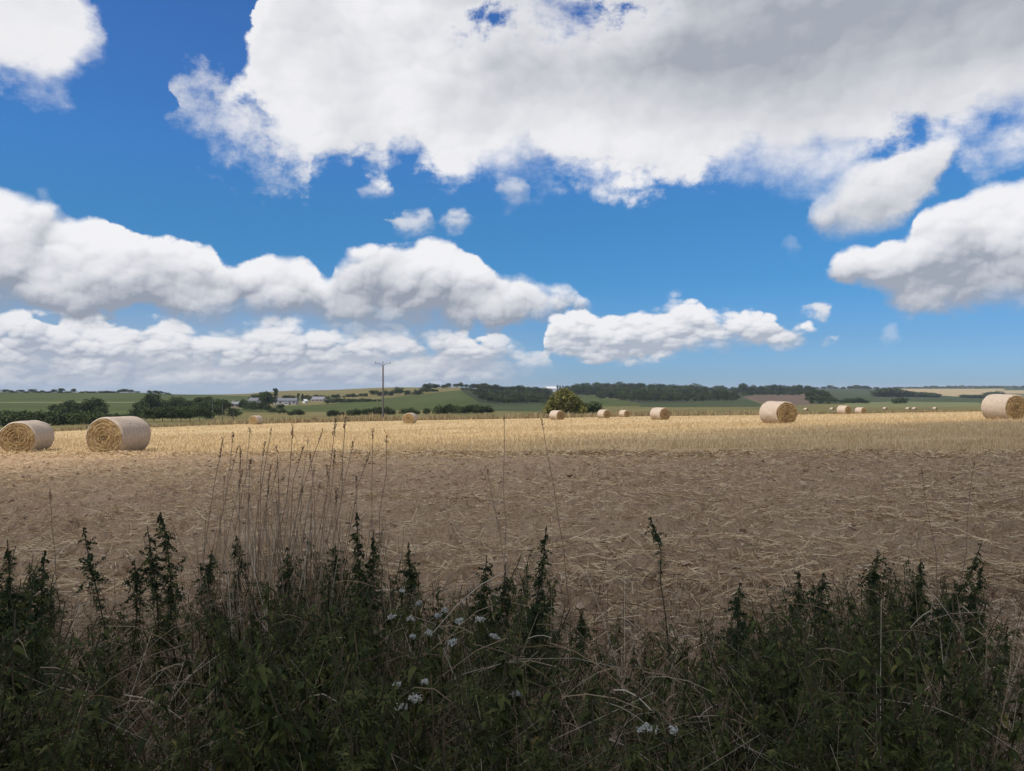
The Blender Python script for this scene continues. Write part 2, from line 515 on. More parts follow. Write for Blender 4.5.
# far land: for each compass column the height seen at each distance, written as (distance, row)
COLS = [
 (-1400, [(60,433),(140,430),(250,425),(400,416),(600,403),(900,392.5),(1000,391.5),(1400,396),(6000,397),(14000,395)]),
 (0,   [(80,431.7),(140,429),(250,424),(400,415),(600,403),(900,392.8),(1000,391.8),(1400,396),(6000,397),(14000,395)]),
 (130, [(97,428.3),(150,426),(250,421.5),(400,414),(600,403),(900,393),(1000,392.3),(1400,396.5),(6000,398),(14000,396)]),
 (200, [(110,427),(160,425),(250,421),(400,414),(600,405),(900,396.5),(1100,394.3),(2000,398),(6000,398),(14000,396)]),
 (300, [(124,424),(180,422),(300,417),(400,412.5),(600,405),(900,397),(1300,390.7),(1500,390.3),(2200,394),(6000,396),(14000,394)]),
 (400, [(131,421.5),(180,419),(300,414.5),(400,411),(600,403),(800,395.5),(1000,391),(1200,387.6),(1300,387.1),(2000,391),(6000,392),(14000,391)]),
 (460, [(134,420),(200,417),(300,413.5),(400,410.5),(500,406),(650,398),(800,391.5),(1000,387.7),(1200,387.2),(2000,391),(6000,389),(14000,388.6)]),
 (505, [(136,419.3),(200,416.5),(300,412.8),(400,410),(520,408),(650,405),(800,400),(1000,395),(1200,392),(2000,391),(6000,389),(14000,388.6)]),
 (560, [(138,418.5),(200,415.5),(300,412),(400,409),(600,404.5),(900,400),(1200,395.5),(1600,391),(1900,389.6),(2600,390),(6000,388.6),(14000,388.4)]),
 (650, [(163,415.7),(220,414),(300,412),(400,409),(600,404),(900,401),(1200,396.5),(1600,391.5),(2000,389.6),(2600,390),(6000,388.4),(14000,388.3)]),
 (780, [(165,414.8),(250,412.5),(400,409.5),(600,406),(800,402),(1000,398),(1300,393.5),(1800,390),(2400,388.6),(3000,389.5),(6000,388.2),(14000,388.2)]),
 (900, [(160,413.5),(250,411.5),(400,409),(600,406.5),(800,403.5),(1000,400),(1300,397),(1800,392.5),(2500,389.3),(3200,388.3),(4500,388.6),(6000,388.2),(14000,388.1)]),
 (1024,[(150,411.5),(250,410),(400,408.5),(600,406.5),(800,404.5),(1000,402),(1300,399),(1800,394.5),(2500,390),(3200,388.1),(4500,388.3),(6000,388.1),(14000,388.1)]),
 (2500,[(130,409),(250,409),(400,408.5),(600,406.5),(800,404.5),(1000,402),(1300,399),(1800,394.5),(2500,390),(3200,388.1),(4500,388.3),(6000,388.1),(14000,388.1)]),
]
EDGE_PX = np.array([-1400, 0, 130, 254, 400, 550, 660, 860, 1024, 2500.])
EDGE_Y = np.array([60, 80, 97, 119, 131, 137, 165, 163, 150, 130.])
def px_of(X, Y):
    return 512 + F*X/np.maximum(Y, 5.0)
def edge_y(X, Y):
    return np.interp(px_of(X, Y), EDGE_PX, EDGE_Y)
_lg = np.linspace(math.log(50), math.log(14000), 240)
_tab = np.array([[np.interp(l, [math.log(p[0]) for p in pr], [EYE-(p[1]-HOR)/F*p[0] for p in pr]) for l in _lg] for _, pr in COLS])
_ker = np.array([1, 2, 3, 2, 1.])/9
_tab = np.array([np.convolve(np.pad(r, 2, mode='edge'), _ker, 'valid') for r in _tab])
_cpx = np.array([c[0] for c in COLS], float)
def far_z(X, Y):
    px = np.clip(px_of(X, Y), -1400, 2500)
    i = np.clip(np.searchsorted(_cpx, px)-1, 0, len(_cpx)-2)
    u = (px-_cpx[i])/(_cpx[i+1]-_cpx[i])
    u = u*u*(3-2*u)
    l = np.clip((np.log(np.clip(Y, 50, 14000))-_lg[0])/(_lg[1]-_lg[0]), 0, 238.999)
    j = l.astype(int); w = l-j
    a = _tab[i, j]*(1-w)+_tab[i, j+1]*w
    b = _tab[i+1, j]*(1-w)+_tab[i+1, j+1]*w
    return a*(1-u)+b*u
def base_z(X, Y):
    X = np.asarray(X, float); Y = np.asarray(Y, float)
    Xn = np.clip(X, -140, 140)
    near = EYE - field_drop(Xn, np.clip(Y, -60, 400))
    e = edge_y(X, Y)
    w = sstep(Y, e*0.96, e*1.25)
    return near*(1-w) + far_z(X, Y)*w
# edge between the bare headland and the standing stubble (nearly straight across the view)
def head_y(X):
    return np.interp(X, [-70, -18.8, -7.9, 0, 5.4, 9.3, 60], [46, 29, 24.3, 19.9, 16.7, 14.6, 9])
def ground_z(X, Y):
    """height with clods and ruts"""
    X = np.asarray(X, float); Y = np.asarray(Y, float)
    z = base_z(X, Y)
    soil = sstep(Y, head_y(X)+0.6, head_y(X)-0.6)
    near = sstep(Y, 60, 25)
    z = z + soil*((fbm(X*2.2, Y*2.2, 3, 5)-0.5)*0.10 + (fbm(X*9, Y*6, 3, 9)-0.5)*0.10*sstep(Y, 26, 10) + (fbm(X*0.5, Y*1.4, 2, 2)-0.5)*0.12)
    z = z + (1-soil)*near*(fbm(X*3, Y*3, 2, 21)-0.5)*0.05
    z = z + soil*sstep(Y, 2.0, 3.5)*0.06*sstep(fbm(X*5.5, Y*5.5, 2, 77), 0.56, 0.72)      # clods
    # ragged lip where the cultivator stopped
    z = z + 0.045*np.exp(-((Y-head_y(X)+0.5)/0.45)**2)*fbm(X*3.0, Y*3, 3, 33)*near
    return z
def gz(X, Y):
    return float(ground_z(np.array([X]), np.array([Y]))[0])
def at(px, Y):
    """ground point in compass column px at distance Y"""
    X = (px-512)/F*Y
    return Vector((X, Y, gz(X, Y)))

def inpoly(px, py, poly):
    c = np.zeros(px.shape, bool)
    n = len(poly)
    for i in range(n):
        x0, y0 = poly[i]; x1, y1 = poly[(i+1) % n]
        cond = (y0 > py) != (y1 > py)
        xi = (x1-x0)*(py-y0)/((y1-y0) if y1 != y0 else 1e-9) + x0
        c ^= cond & (px < xi)
    return c

# --- materials of the land
def mix3(N, f, a, b): return N.mix(f, a, b)
def m_soil(N, g, o):
    a = N.noise(g, 0.9, 5, 0.6); b = N.noise(g, 14.0, 4, 0.65); c = N.noise(N.vmath('MULTIPLY', g, (1.0, 2.2, 1.0)), 3.4, 5, 0.6)
    col = N.mix(N.ss(a, 0.35, 0.65), (0.46, 0.305, 0.175), (0.57, 0.395, 0.235))
    col = N.mix(N.ss(b, 0.46, 0.72)*0.8, col, (0.43, 0.32, 0.195))
    col = N.mix(N.ss(c, 0.52, 0.70)*0.55, col, (0.49, 0.37, 0.205))
    col = N.mix(N.ss(b, 0.42, 0.28)*0.7, col, (0.19, 0.118, 0.07))
    f = N.noise(N.vmath('MULTIPLY', g, (1.0, 0.8, 1.0)), 38.0, 5, 0.7)
    col = N.mix(N.ss(f, 0.46, 0.36)*0.65, col, (0.19, 0.118, 0.07))  # pits darkened, crumbs lightened below: relief shading put into the colour
    return N.mix(N.ss(f, 0.56, 0.66)*0.7, col, (0.66, 0.50, 0.31))
def b_soil(N, g, o):
    return N.noise(g, 9.0, 6, 0.65)*0.7 + N.noise(g, 38.0, 5, 0.7)*0.4, 1.0, 0.11
M_SOIL = material('soil', m_soil, 0.95, b_soil, 0.1)
def m_stubble(N, g, o):
    rows = N.noise(N.vmath('MULTIPLY', g, (0.05, 1.6, 0.0)), 1.0, 4, 0.55)
    a = N.noise(g, 0.22, 4, 0.55); b = N.noise(g, 6.0, 4, 0.65)
    col = N.mix(N.ss(rows, 0.36, 0.64), (0.48, 0.345, 0.175), (0.60, 0.445, 0.235))
    col = N.mix(N.ss(a, 0.40, 0.70)*0.6, col, (0.42, 0.30, 0.15))
    col = N.mix(N.ss(b, 0.50, 0.75)*0.5, col, (0.66, 0.51, 0.28))
    col = N.mix(N.ss(b, 0.42, 0.28)*0.55, col, (0.24, 0.165, 0.085))
    return col
M_STUB = material('stubble_ground', m_stubble, 0.9, lambda N, g, o: (N.noise(g, 5.0, 5, 0.65), 0.9, 0.12), 0.1)
def grass_mat(name, dark, light, dry, fdry=0.35, sc=0.02):
    def f(N, g, o):
        a = N.noise(g, sc, 5, 0.6); b = N.noise(g, sc*14, 4, 0.6)
        st = N.noise(N.vmath('MULTIPLY', g, (0.02, 0.22, 0.0)), 1.0, 3, 0.5)
        col = N.mix(N.ss(a, 0.35, 0.65), dark, light)
        col = N.mix(N.ss(st, 0.42, 0.66)*0.5, col, tuple(0.5*(d+l)*0.72 for d, l in zip(dark, light)))
        return N.mix(N.ss(b, 0.45, 0.75)*fdry, col, dry)
    return material(name, f, 0.95, None, 0.05)
M_PASTURE = grass_mat('pasture_grass', (0.050, 0.066, 0.018), (0.073, 0.089, 0.026), (0.13, 0.13, 0.05), 0.35)
M_ROUGH = grass_mat('rough_grass', (0.100, 0.095, 0.034), (0.165, 0.140, 0.056), (0.27, 0.20, 0.09), 0.8, 0.04)
M_UPLAND = grass_mat('upland_grass', (0.120, 0.112, 0.042), (0.180, 0.150, 0.060), (0.25, 0.19, 0.085), 0.5)
M_PALE = grass_mat('pale_grass', (0.120, 0.135, 0.055), (0.165, 0.17, 0.075), (0.22, 0.19, 0.09), 0.4)
M_TAN = grass_mat('harvested_field', (0.33, 0.25, 0.135), (0.40, 0.31, 0.17), (0.30, 0.23, 0.13), 0.4)
M_BROWN = grass_mat('ploughed_earth', (0.110, 0.078, 0.058), (0.150, 0.105, 0.075), (0.10, 0.075, 0.05), 0.4)
M_DKGREEN = grass_mat('crop_green', (0.042, 0.056, 0.024), (0.060, 0.074, 0.030), (0.09, 0.095, 0.045), 0.3)
M_FLOOR = grass_mat('woodland_floor', (0.030, 0.036, 0.016), (0.045, 0.050, 0.022), (0.08, 0.07, 0.04), 0.3)

def build_land():
    rows = [np.linspace(-60, -4, 20), np.linspace(-3.6, 1.0, 16), np.linspace(1.1, 3.0, 60)]
    r = [3.03]
    while r[-1] < 14000:
        y = r[-1]
        step = 0.0095 if y < 30 else (0.012 if y < 120 else (0.0085 if y < 2600 else 0.03))
        r.append(y*(1+step))
    Yr = np.concatenate(rows + [np.array(r)])
    u = np.concatenate([-np.geomspace(14, 0.95, 26), np.linspace(-0.93, 0.93, 900), np.geomspace(0.95, 14, 26)])
    Yg, U = np.meshgrid(Yr, u, indexing='ij')
    X = U*np.where(Yg > 0, Yg + 1.6*np.exp(-np.abs(Yg)/6.0) + 1.2, 2.8)
    Z = ground_z(X, Yg)
    V = np.stack([X, Yg, Z], -1).reshape(-1, 3)
    nr, nc = X.shape
    i = np.arange(nr-1)[:, None]*nc + np.arange(nc-1)[None, :]
    Q = np.stack([i, i+1, i+nc+1, i+nc], -1).reshape(-1, 4)
    C = V[Q].mean(1)
    cx, cy, cz = C.T
    px = px_of(cx, cy)
    py = HOR + (EYE-cz)/np.maximum(cy, 1)*F
    wig = (fbm(cx*0.05, cy*0.05, 3, 4)-0.5)*1.2*np.clip(300/np.maximum(cy, 1), 0, 1)
    py = py + wig*0.4
    cls = np.full(len(C), 3)                               # rough grass by default beyond the field
    far = cy > 0
    beyond = cy > edge_y(cx, cy)
    # pasture on the left hill, cereal on the slope, etc.
    cls[beyond & (px < 215) & (py < 419) & (cy > 300)] = 4
    cls[beyond & (px < 150) & (np.abs(py-402.3) < 0.55) & (cy > 350)] = 7
    cls[beyond & (px < 30) & (np.abs(py-414.2) < 0.5)] = 7
    cls[beyond & inpoly(px, py, [(215, 410), (330, 404), (470, 389), (472, 391), (500, 404), (500, 409), (300, 412), (215, 412)])] = 4
    cls[beyond & inpoly(px, py, [(150, 380), (480, 380), (462, 388.5), (420, 393), (380, 396), (330, 399), (215, 403), (165, 401)])] = 6
    cls[beyond & inpoly(px, py, [(165, 401), (150, 392), (215, 395), (330, 399), (215, 408)])] = 4
    cls[beyond & inpoly(px, py, [(480, 403.5), (545, 402), (560, 404), (560, 412), (480, 411)])] = 8
    cls[beyond & inpoly(px, py, [(455, 380), (760, 380), (760, 398), (700, 402), (640, 403.5), (590, 394), (545, 404), (480, 403), (462, 391)])] = 9
    cls[beyond & inpoly(px, py, [(575, 395), (592, 395.5), (640, 403.5), (640, 406), (575, 407)])] = 5
    cls[beyond & inpoly(px, py, [(640, 403), (700, 402.3), (745, 398), (770, 407), (640, 407)])] = 8
    cls[beyond & inpoly(px, py, [(742, 397), (756, 394.5), (785, 393.6), (812, 395.5), (812, 404.5), (775, 406), (757, 401)])] = 10
    cls[beyond & (px > 760) & (py < 394) & (cls == 3)] = 8
    cls[beyond & inpoly(px, py, [(812, 389.5), (890, 389.5), (925, 395.5), (1000, 396.5), (2600, 396.5), (2600, 404), (812, 404)])] = 8
    cls[beyond & inpoly(px, py, [(845, 403), (900, 401.5), (980, 402.5), (980, 406.5), (845, 407)])] = 7
    cls[beyond & inpoly(px, py, [(886, 388.9), (1005, 388.7), (1000, 396.8), (955, 396.4), (918, 394), (900, 391.2)])] = 11
    cls[beyond & inpoly(px, py, [(1000, 390.3), (1060, 390.2), (1060, 393.5), (1006, 393.6)])] = 11
    cls[beyond & (cy > 3300)] = 9
    cls[~beyond] = 1
    cls[~beyond & (cy < head_y(cx))] = 0
    table = {0: ('bare_soil', M_SOIL, 'bare headland soil strewn with straw', True), 1: ('stubble_field', M_STUB, 'golden stubble field', True),
             3: ('rough_ground', M_ROUGH, None, True), 4: ('green_pasture', M_PASTURE, None, True), 5: ('green_meadow', M_PASTURE, None, True), 6: ('upland_slope', M_UPLAND, None, True),
             7: ('pale_meadow', M_PALE, None, True), 8: ('crop_field', M_DKGREEN, None, True), 9: ('woodland_floor', M_FLOOR, None, True),
             10: ('ploughed_field', M_BROWN, None, True), 11: ('harvested_field', M_TAN, None, True)}
    for k, (name, mat, lab, sm) in table.items():
        sel = Q[cls == k]
        if not len(sel):
            print('empty land class', name); continue
        used, inv = np.unique(sel, return_inverse=True)
        o = link(name, mesh_np(name, V[used], inv.reshape(-1, 4), sm), mat)
        tag(o, kind='structure')
build_land()
# ------------------------------------------------------------------ round straw bales
def m_net(N, g, o):
    x, y, z = N.sep(o)
    bands = N.noise(N.xyz(x*30.0, 0.0, 0.0), 1.0, 3, 0.6)
    grain = N.noise(N.vmath('MULTIPLY', o, (1.6, 1.0, 1.0)), 13.0, 6, 0.72)
    streak = N.noise(N.vmath('MULTIPLY', o, (3.0, 40.0, 40.0)), 1.0, 3, 0.6)
    col = N.mix(N.ss(bands, 0.38, 0.62), (0.43, 0.345, 0.27), (0.54, 0.45, 0.36))
    col = N.mix(N.ss(grain, 0.46, 0.62)*0.75, col, (0.36, 0.255, 0.145))
    col = N.mix(N.ss(streak, 0.55, 0.75)*0.35, col, (0.62, 0.53, 0.43))
    return col
M_NET = material('net_wrap', m_net, 0.7, lambda N, g, o: (N.noise(o, 30.0, 4, 0.6), 0.5, 0.03), 0.25)
def m_core(N, g, o):
    x, y, z = N.sep(o)
    zz = z - 0.68
    r = N.math('SQRT', y*y + zz*zz)
    th = N.math('ARCTAN2', zz, y)
    wob = N.noise(o, 3.0, 4, 0.6)
    wave = N.noise(N.xyz(r*20.0 + th*0.9 + wob*4.0, th*1.2, x*2.0), 1.0, 4, 0.6)
    fine = N.noise(o, 38.0, 4, 0.7)
    col = N.mix(N.ss(wave, 0.36, 0.64), (0.26, 0.165, 0.075), (0.44, 0.305, 0.150))
    col = N.mix(N.ss(fine, 0.52, 0.74)*0.75, col, (0.66, 0.52, 0.31))
    col = N.mix(N.ss(fine, 0.42, 0.27)*0.8, col, (0.09, 0.045, 0.014))
    return col
def b_core(N, g, o):
    x, y, z = N.sep(o)
    zz = z - 0.68
    r = N.math('SQRT', y*y + zz*zz)
    th = N.math('ARCTAN2', zz, y)
    return N.noise(N.xyz(r*26.0+th*0.7, th*2.0, x*2.0), 1.0, 5, 0.65) + N.noise(o, 40.0, 3, 0.7)*0.7, 1.0, 0.05
M_CORE = material('straw_core', m_core, 0.9, b_core, 0.1)
M_STRAW = material('straw', lambda N, g, o: N.ramp(island(N), [(0.0, (0.22, 0.13, 0.045)), (0.5, (0.44, 0.28, 0.11)), (1.0, (0.70, 0.52, 0.25))]), 0.7, None, 0.25)

def bale_meshes(seed, R=0.74, Rz=0.66, L=1.42):
    """roll lying along local x, resting on z = 0 with a flattened foot"""
    rg = np.random.default_rng(seed)
    na, nx = 72, 16
    a = np.arange(na)*2*np.pi/na
    def ringpt(x, rr):
        y = np.cos(a)*R*rr; z = np.sin(a)*Rz*rr
        bump = 1 + 0.045*(fbm(np.cos(a)*2.2+seed+x*1.3, np.sin(a)*2.2+x*0.7, 3, seed)-0.5)*2
        y *= bump; z *= bump
        z = np.where(z < -Rz*0.90, -Rz*0.90 + (z+Rz*0.90)*0.25, z)
        return np.stack([np.full(na, x), y, z + Rz*0.925], -1)
    prof = []
    h = L/2
    for r in (0.03, 0.09, 0.15, 0.21, 0.27, 0.33, 0.39, 0.45, 0.51, 0.57, 0.63, 0.69, 0.75, 0.81, 0.87, 0.93):
        prof.append((-h - 0.035*(1-r*r), r))
    prof += [(-h+0.02, 0.972), (-h+0.06, 0.99)]
    prof += [(x, 0.992) for x in np.linspace(-h+0.12, h-0.12, 8)]
    prof += [(-p[0], p[1]) for p in prof[17::-1]]
    V = np.array([ringpt(x, r) for x, r in prof])
    n = len(prof)
    endmask = np.array([1.0 if abs(p[0]) >= h-0.005 else 0.0 for p in prof])
    jit = (rg.random(V.shape)-0.5)*0.035
    jit[..., 1:] *= 0.25
    ring = 0.018*np.sin(np.array([p[1] for p in prof])*34+seed)[:, None]*endmask[:, None]
    V[..., 0] += ring*(0.6+0.8*fbm(np.cos(a)*1.5+9, np.sin(a)*1.5, 2, seed))[None]
    V = V + jit*endmask[:, None, None]
    i = np.arange(n-1)[:, None]*na; j = np.arange(na)[None, :]; j2 = (j+1) % na
    Q = np.stack([i+j, i+na+j, i+na+j2, i+j2], -1).reshape(-1, 4)
    V = V.reshape(-1, 3)
    c0 = len(V)
    caps = []
    V = np.concatenate([V, V[:na].mean(0)[None], V[(n-1)*na:n*na].mean(0)[None]])
    for jj in range(0, na, 2):
        caps.append([c0, jj, (jj+1) % na, (jj+2) % na])
        b = (n-1)*na
        caps.append([c0+1, b+(jj+2) % na, b+(jj+1) % na, b+jj])
    core = mesh_np('straw_core', V, np.concatenate([Q, np.array(caps)]), True)
    # net wrap: a slightly larger sleeve, open at both ends and turned in at the rim
    pr = [(-h-0.012, 0.93), (-h+0.012, 0.985), (-h+0.05, 1.002)] + [(x, 1.008 + 0.004*math.sin(k*2.1+seed)) for k, x in enumerate(np.linspace(-h+0.11, h-0.11, 14))] + [(h-0.05, 1.002), (h-0.012, 0.985), (h+0.012, 0.93)]
    W = np.array([ringpt(x, r*1.004) for x, r in pr])
    m = len(pr)
    i = np.arange(m-1)[:, None]*na
    QW = np.stack([i+j, i+na+j, i+na+j2, i+j2], -1).reshape(-1, 4)
    net = mesh_np('net_wrap', W.reshape(-1, 3), QW, True)
    # loose straws bristling from the ends and trailing at the foot
    nb = 1300
    t = rg.random(nb)*2*np.pi; rr = np.sqrt(rg.random(nb))*0.93
    sgn = np.where(rg.random(nb) < 0.5, -1.0, 1.0)
    p0 = np.stack([sgn*(h+0.03*(1-rr*rr)-0.01), np.cos(t)*R*rr, np.sin(t)*Rz*rr + Rz*0.925], -1)
    tang = np.stack([np.zeros(nb), -np.sin(t), np.cos(t)], -1)*np.where(rg.random(nb) < 0.5, -1, 1)[:, None]
    out = np.stack([sgn, np.zeros(nb), np.zeros(nb)], -1)
    l = 0.05+0.12*rg.random(nb)
    d = tang*(0.6+0.6*rg.random(nb))[:, None] + out*(0.15+0.55*rg.random(nb))[:, None] + (rg.random((nb, 3))-0.5)*0.9
    P = np.stack([p0, p0+d*l[:, None]*0.5, p0+d*l[:, None] - np.array([0, 0, 1.0])*(l*0.12)[:, None]], 1)
    P[..., 2] = np.maximum(P[..., 2], 0.005)
    sk = rg.random(nb) < 0.35
    ang_ = rg.random(nb)*2*np.pi
    f0 = np.stack([(h+0.1)*np.cos(ang_)*(0.9+0.5*rg.random(nb)), R*np.sin(ang_)*(0.75+0.7*rg.random(nb)), 0.01+0.05*rg.random(nb)], -1)
    P = np.where(sk[:, None, None], f0[:, None, :] + (P-P[:, :1])*np.array([1.3, 1.3, 0.35]), P)
    P[..., 2] = np.maximum(P[..., 2], 0.005)
    side = np.cross(d, rg.normal(size=(nb, 3))); side /= np.linalg.norm(side, axis=1, keepdims=True)
    b = Batch(); b.ribbons(P, np.full((nb, 3), 0.009), side)
    Vb, Qb = b.arrays()
    loose = mesh_np('loose_straw', Vb, Qb)
    return core, net, loose

BALE_VARIANTS = []
for sd_, kw in ((1, {}), (2, dict(R=0.75, Rz=0.65)), (3, dict(R=0.72, Rz=0.67, L=1.38))):
    ms = bale_meshes(sd_, **kw)
    for me, m in zip(ms, (M_CORE, M_NET, M_STRAW)):
        me.materials.append(m)
    BALE_VARIANTS.append(ms)

# column, bottom row, distance, roll axis bearing (deg from +x, anticlockwise), variant, label
BALES = [
 (27, 32.0, 93, 1, 1.0, 'round straw bale cut by the left edge of the photo, golden end towards us'),
 (119, 27.6, 78, 0, 1.02, 'large round straw bale with shaded purple-grey side, in front of the left hedgerow'),
 (256, 112, 75, 2, 1.0, 'tiny round bale on the field edge below the farmhouses, half sunk in dry grass'),
 (410, 93, 84, 0, 1.0, 'round straw bale showing its full round end, just right of the utility pole'),
 (557, 103, -52, 1, 1.0, 'round pale bale directly in front of the lone green bush'),
 (604, 114, -58, 2, 1.0, 'small round bale by itself right of the lone bush, second from it'),
 (624.5, 142, -58, 0, 1.0, 'smallest round bale at the field edge, between the lone bush and the mid-field bale'),
 (660, 80, -58, 1, 1.0, 'mid-field round bale of medium size below the long dark wood'),
 (778, 45.5, -69, 0, 1.04, 'big round bale in front of the brown ploughed field, whorled end facing right'),
 (844, 114, -62, 2, 1.0, 'left one of a close pair of small bales on the right of the field'),
 (860.5, 150, -64, 1, 1.0, 'right one of a close pair of small bales on the right of the field'),
 (1004, 41.0, -75, 2, 1.05, 'big round bale cut by the right edge of the photo'),
]
def bale(px, Y, bearing, var, sc, label, z=None):
    p = at(px, Y)
    X = p.x
    p.z = float(base_z(np.array([X]), np.array([Y]))[0]) - 0.02 if z is None else z
    e = empty('round_straw_bale', p, math.radians(bearing))
    e.scale = (sc, sc, sc)
    tag(e, label, 'straw bale', 'round straw bales on the stubble')
    for nm, me in zip(('straw_core', 'net_wrap', 'loose_straw'), BALE_VARIANTS[var]):
        link(nm, me, None, e)
    return e
for (px, Y, br, v, sc, lab) in BALES:
    bale(px, Y, br, v, sc, lab)
# bales of the next field, mostly hidden behind the grassy edge
for px, Y, lab in ((806, 330, 'tiny far bale behind the dry grass, right of the big whorled bale'), (832, 345, 'tiny far bale behind the dry grass, just left of the close pair of bales'),
                   (885, 350, 'tiny far bale behind the dry grass, right of the close pair of bales'), (908, 335, 'left one of two far bales that nearly touch behind the dry grass'),
                   (914.5, 337, 'right one of two far bales that nearly touch behind the dry grass'), (935, 345, 'tiny far bale behind the dry grass, nearest to the big bale on the right edge')):
    e = bale(px, Y, -62, 1, 1.0, lab)
    e['group'] = 'far bales beyond the field edge'
# ------------------------------------------------------------------ trees, hedges and far woods
def m_leaf(dark, light):
    def f(N, g, o):
        r = island(N); q = objrand(N)
        c = N.mix(r, dark, light)
        k = N.noise(o, 0.45, 3, 0.5)
        c = N.mix(N.ss(k, 0.4, 0.65)*0.6, c, tuple(v*1.35 for v in light))
        return N.mix(q*0.7, c, tuple(a*0.75 for a in dark))
    return f
M_TREE = material('tree_leaves', m_leaf((0.026, 0.040, 0.013), (0.082, 0.104, 0.034)), 0.75, None, 0.15, 0.12)
M_BUSHLEAF = material('bush_leaves', m_leaf((0.10, 0.105, 0.028), (0.22, 0.20, 0.058)), 0.75, None, 0.15, 0.15)
M_BARK = material('bark', lambda N, g, o: N.mix(N.noise(o, 6.0, 4, 0.6), (0.07, 0.05, 0.035), (0.17, 0.13, 0.09)), 0.95, None, 0.1)
LEAFQ_V = np.array([[-0.5, 0, 0], [0, -0.34, 0.06], [0.5, 0, 0], [0, 0.34, 0.06]])
LEAFQ_Q = np.array([[0, 1, 2, 3]])
def rand_rot(rg, n):
    f = rg.normal(size=(n, 3)); u = rg.normal(size=(n, 3))
    return rot_basis(f, u)
def crown_batch(rg, lobes, n, size, jitter=0.25):
    """leaf clumps through the shells of several lobes: (cx,cy,cz, rx,ry,rz)"""
    b = Batch()
    w = np.array([l[3]*l[4]+l[4]*l[5]+l[3]*l[5] for l in lobes]); w = w/w.sum()
    k = rg.choice(len(lobes), n, p=w)
    L = np.array(lobes)[k]
    d = rg.normal(size=(n, 3)); d /= np.linalg.norm(d, axis=1, keepdims=True)
    rad = rg.random(n)**0.38
    rad *= 1 + jitter*(rg.random(n)-0.4)
    P = L[:, :3] + d*L[:, 3:]*rad[:, None]
    P[:, 2] = np.maximum(P[:, 2], 0.05)
    b.stamp(LEAFQ_V, LEAFQ_Q, rand_rot(rg, n), P, size*(0.55+0.9*rg.random(n)))
    return b
def make_lobes(rg, H, W, trunk, n):
    L = []
    for i in range(n):
        t = rg.random()
        z = trunk + (H-trunk)*(0.18+0.68*t)
        w = W*(0.5 if t < 0.25 else 0.62)*math.sqrt(max(0.08, 1-(abs(t-0.35)/0.75)**2))
        a = rg.random()*2*math.pi; r = w*(0.35+0.5*rg.random())
        s = W*(0.17+0.13*rg.random())
        L.append((math.cos(a)*r, math.sin(a)*r, z, s*1.15, s*1.15, s*0.85))
    L.append((0, 0, trunk+(H-trunk)*0.5, W*0.32, W*0.32, (H-trunk)*0.42))
    return L
def trunk_mesh(rg, H, trunk, r0):
    b = Batch()
    k = 6
    z = np.linspace(-0.3, trunk+(H-trunk)*0.6, k)
    P = np.stack([np.cumsum(rg.normal(size=k)*0.08), np.cumsum(rg.normal(size=k)*0.08), z], -1)[None]
    b.tubes(P, np.linspace(r0, r0*0.3, k)[None], 6)
    for i in range(5):
        t = 0.45+0.1*i
        p0 = np.array([np.interp(t*k, range(k), P[0, :, j]) for j in range(3)])
        a = rg.random()*2*math.pi
        d = np.array([math.cos(a), math.sin(a), 0.7])
        l = H*0.25
        Q = np.stack([p0, p0+d*l*0.5, p0+d*l+np.array([0, 0, l*0.15])])[None]
        b.tubes(Q, np.array([[r0*0.4, r0*0.25, r0*0.1]]), 5)
    return b.arrays()
TREES = {}
def make_variant(key, seed, H, W, trunk, nl, n, size, r0=0.22):
    rg = np.random.default_rng(seed)
    V, Q = crown_batch(rg, make_lobes(rg, H, W, trunk, nl), n, size).arrays()
    # stand exactly H tall
    s = H/np.percentile(V[:, 2], 99.6)
    V[:, 2] *= s
    cr = mesh_np('crown', V, Q)
    cr.materials.append(M_TREE)
    V, Q = trunk_mesh(rg, H, trunk, r0)
    tk = mesh_np('trunk', V, Q, True)
    tk.materials.append(M_BARK)
    TREES.setdefault(key, []).append((cr, tk, H, W))
for i in range(4):
    make_variant('broad', 100+i, 10.0, 9.0+(i % 3), 1.7, 13, 1500, 0.85)
for i in range(3):
    make_variant('bush', 200+i, 4.0, 5.6, 0.15, 10, 1000, 0.55, 0.10)
for i in range(2):
    make_variant('poplar', 300+i, 12.0, 4.0, 1.5, 9, 900, 0.7)
_ti = [0]
def tree(px, Y, top, kind, label, group=None, base=None, wide=1.0, cat='tree', name=None, mat=None, zoff=0.0):
    """a tree at compass column px and distance Y whose top reaches row `top`"""
    _ti[0] += 1
    k = _ti[0]
    X = (px-512)/F*Y
    z = float(base_z(np.array([X]), np.array([Y]))[0]) + zoff
    zt = EYE-(top-HOR)/F*Y
    cr, tk, H, W = TREES[kind][k % len(TREES[kind])]
    s = max(0.12, (zt-z)/H)
    if s*F/Y*H < 7 and kind == 'broad':
        wide *= 1.35                       # low far trees are broader than tall
    e = empty(name or {'broad': 'broadleaf_tree', 'bush': 'hedgerow_bush', 'poplar': 'slender_tree'}[kind], (X, Y, z), (k*2.399) % 6.283)
    e.scale = (s*wide, s*wide, s)
    tag(e, label, cat, group)
    link('crown', cr, None, e); link('trunk', tk, None, e)
    return e
rt = random.Random(5)
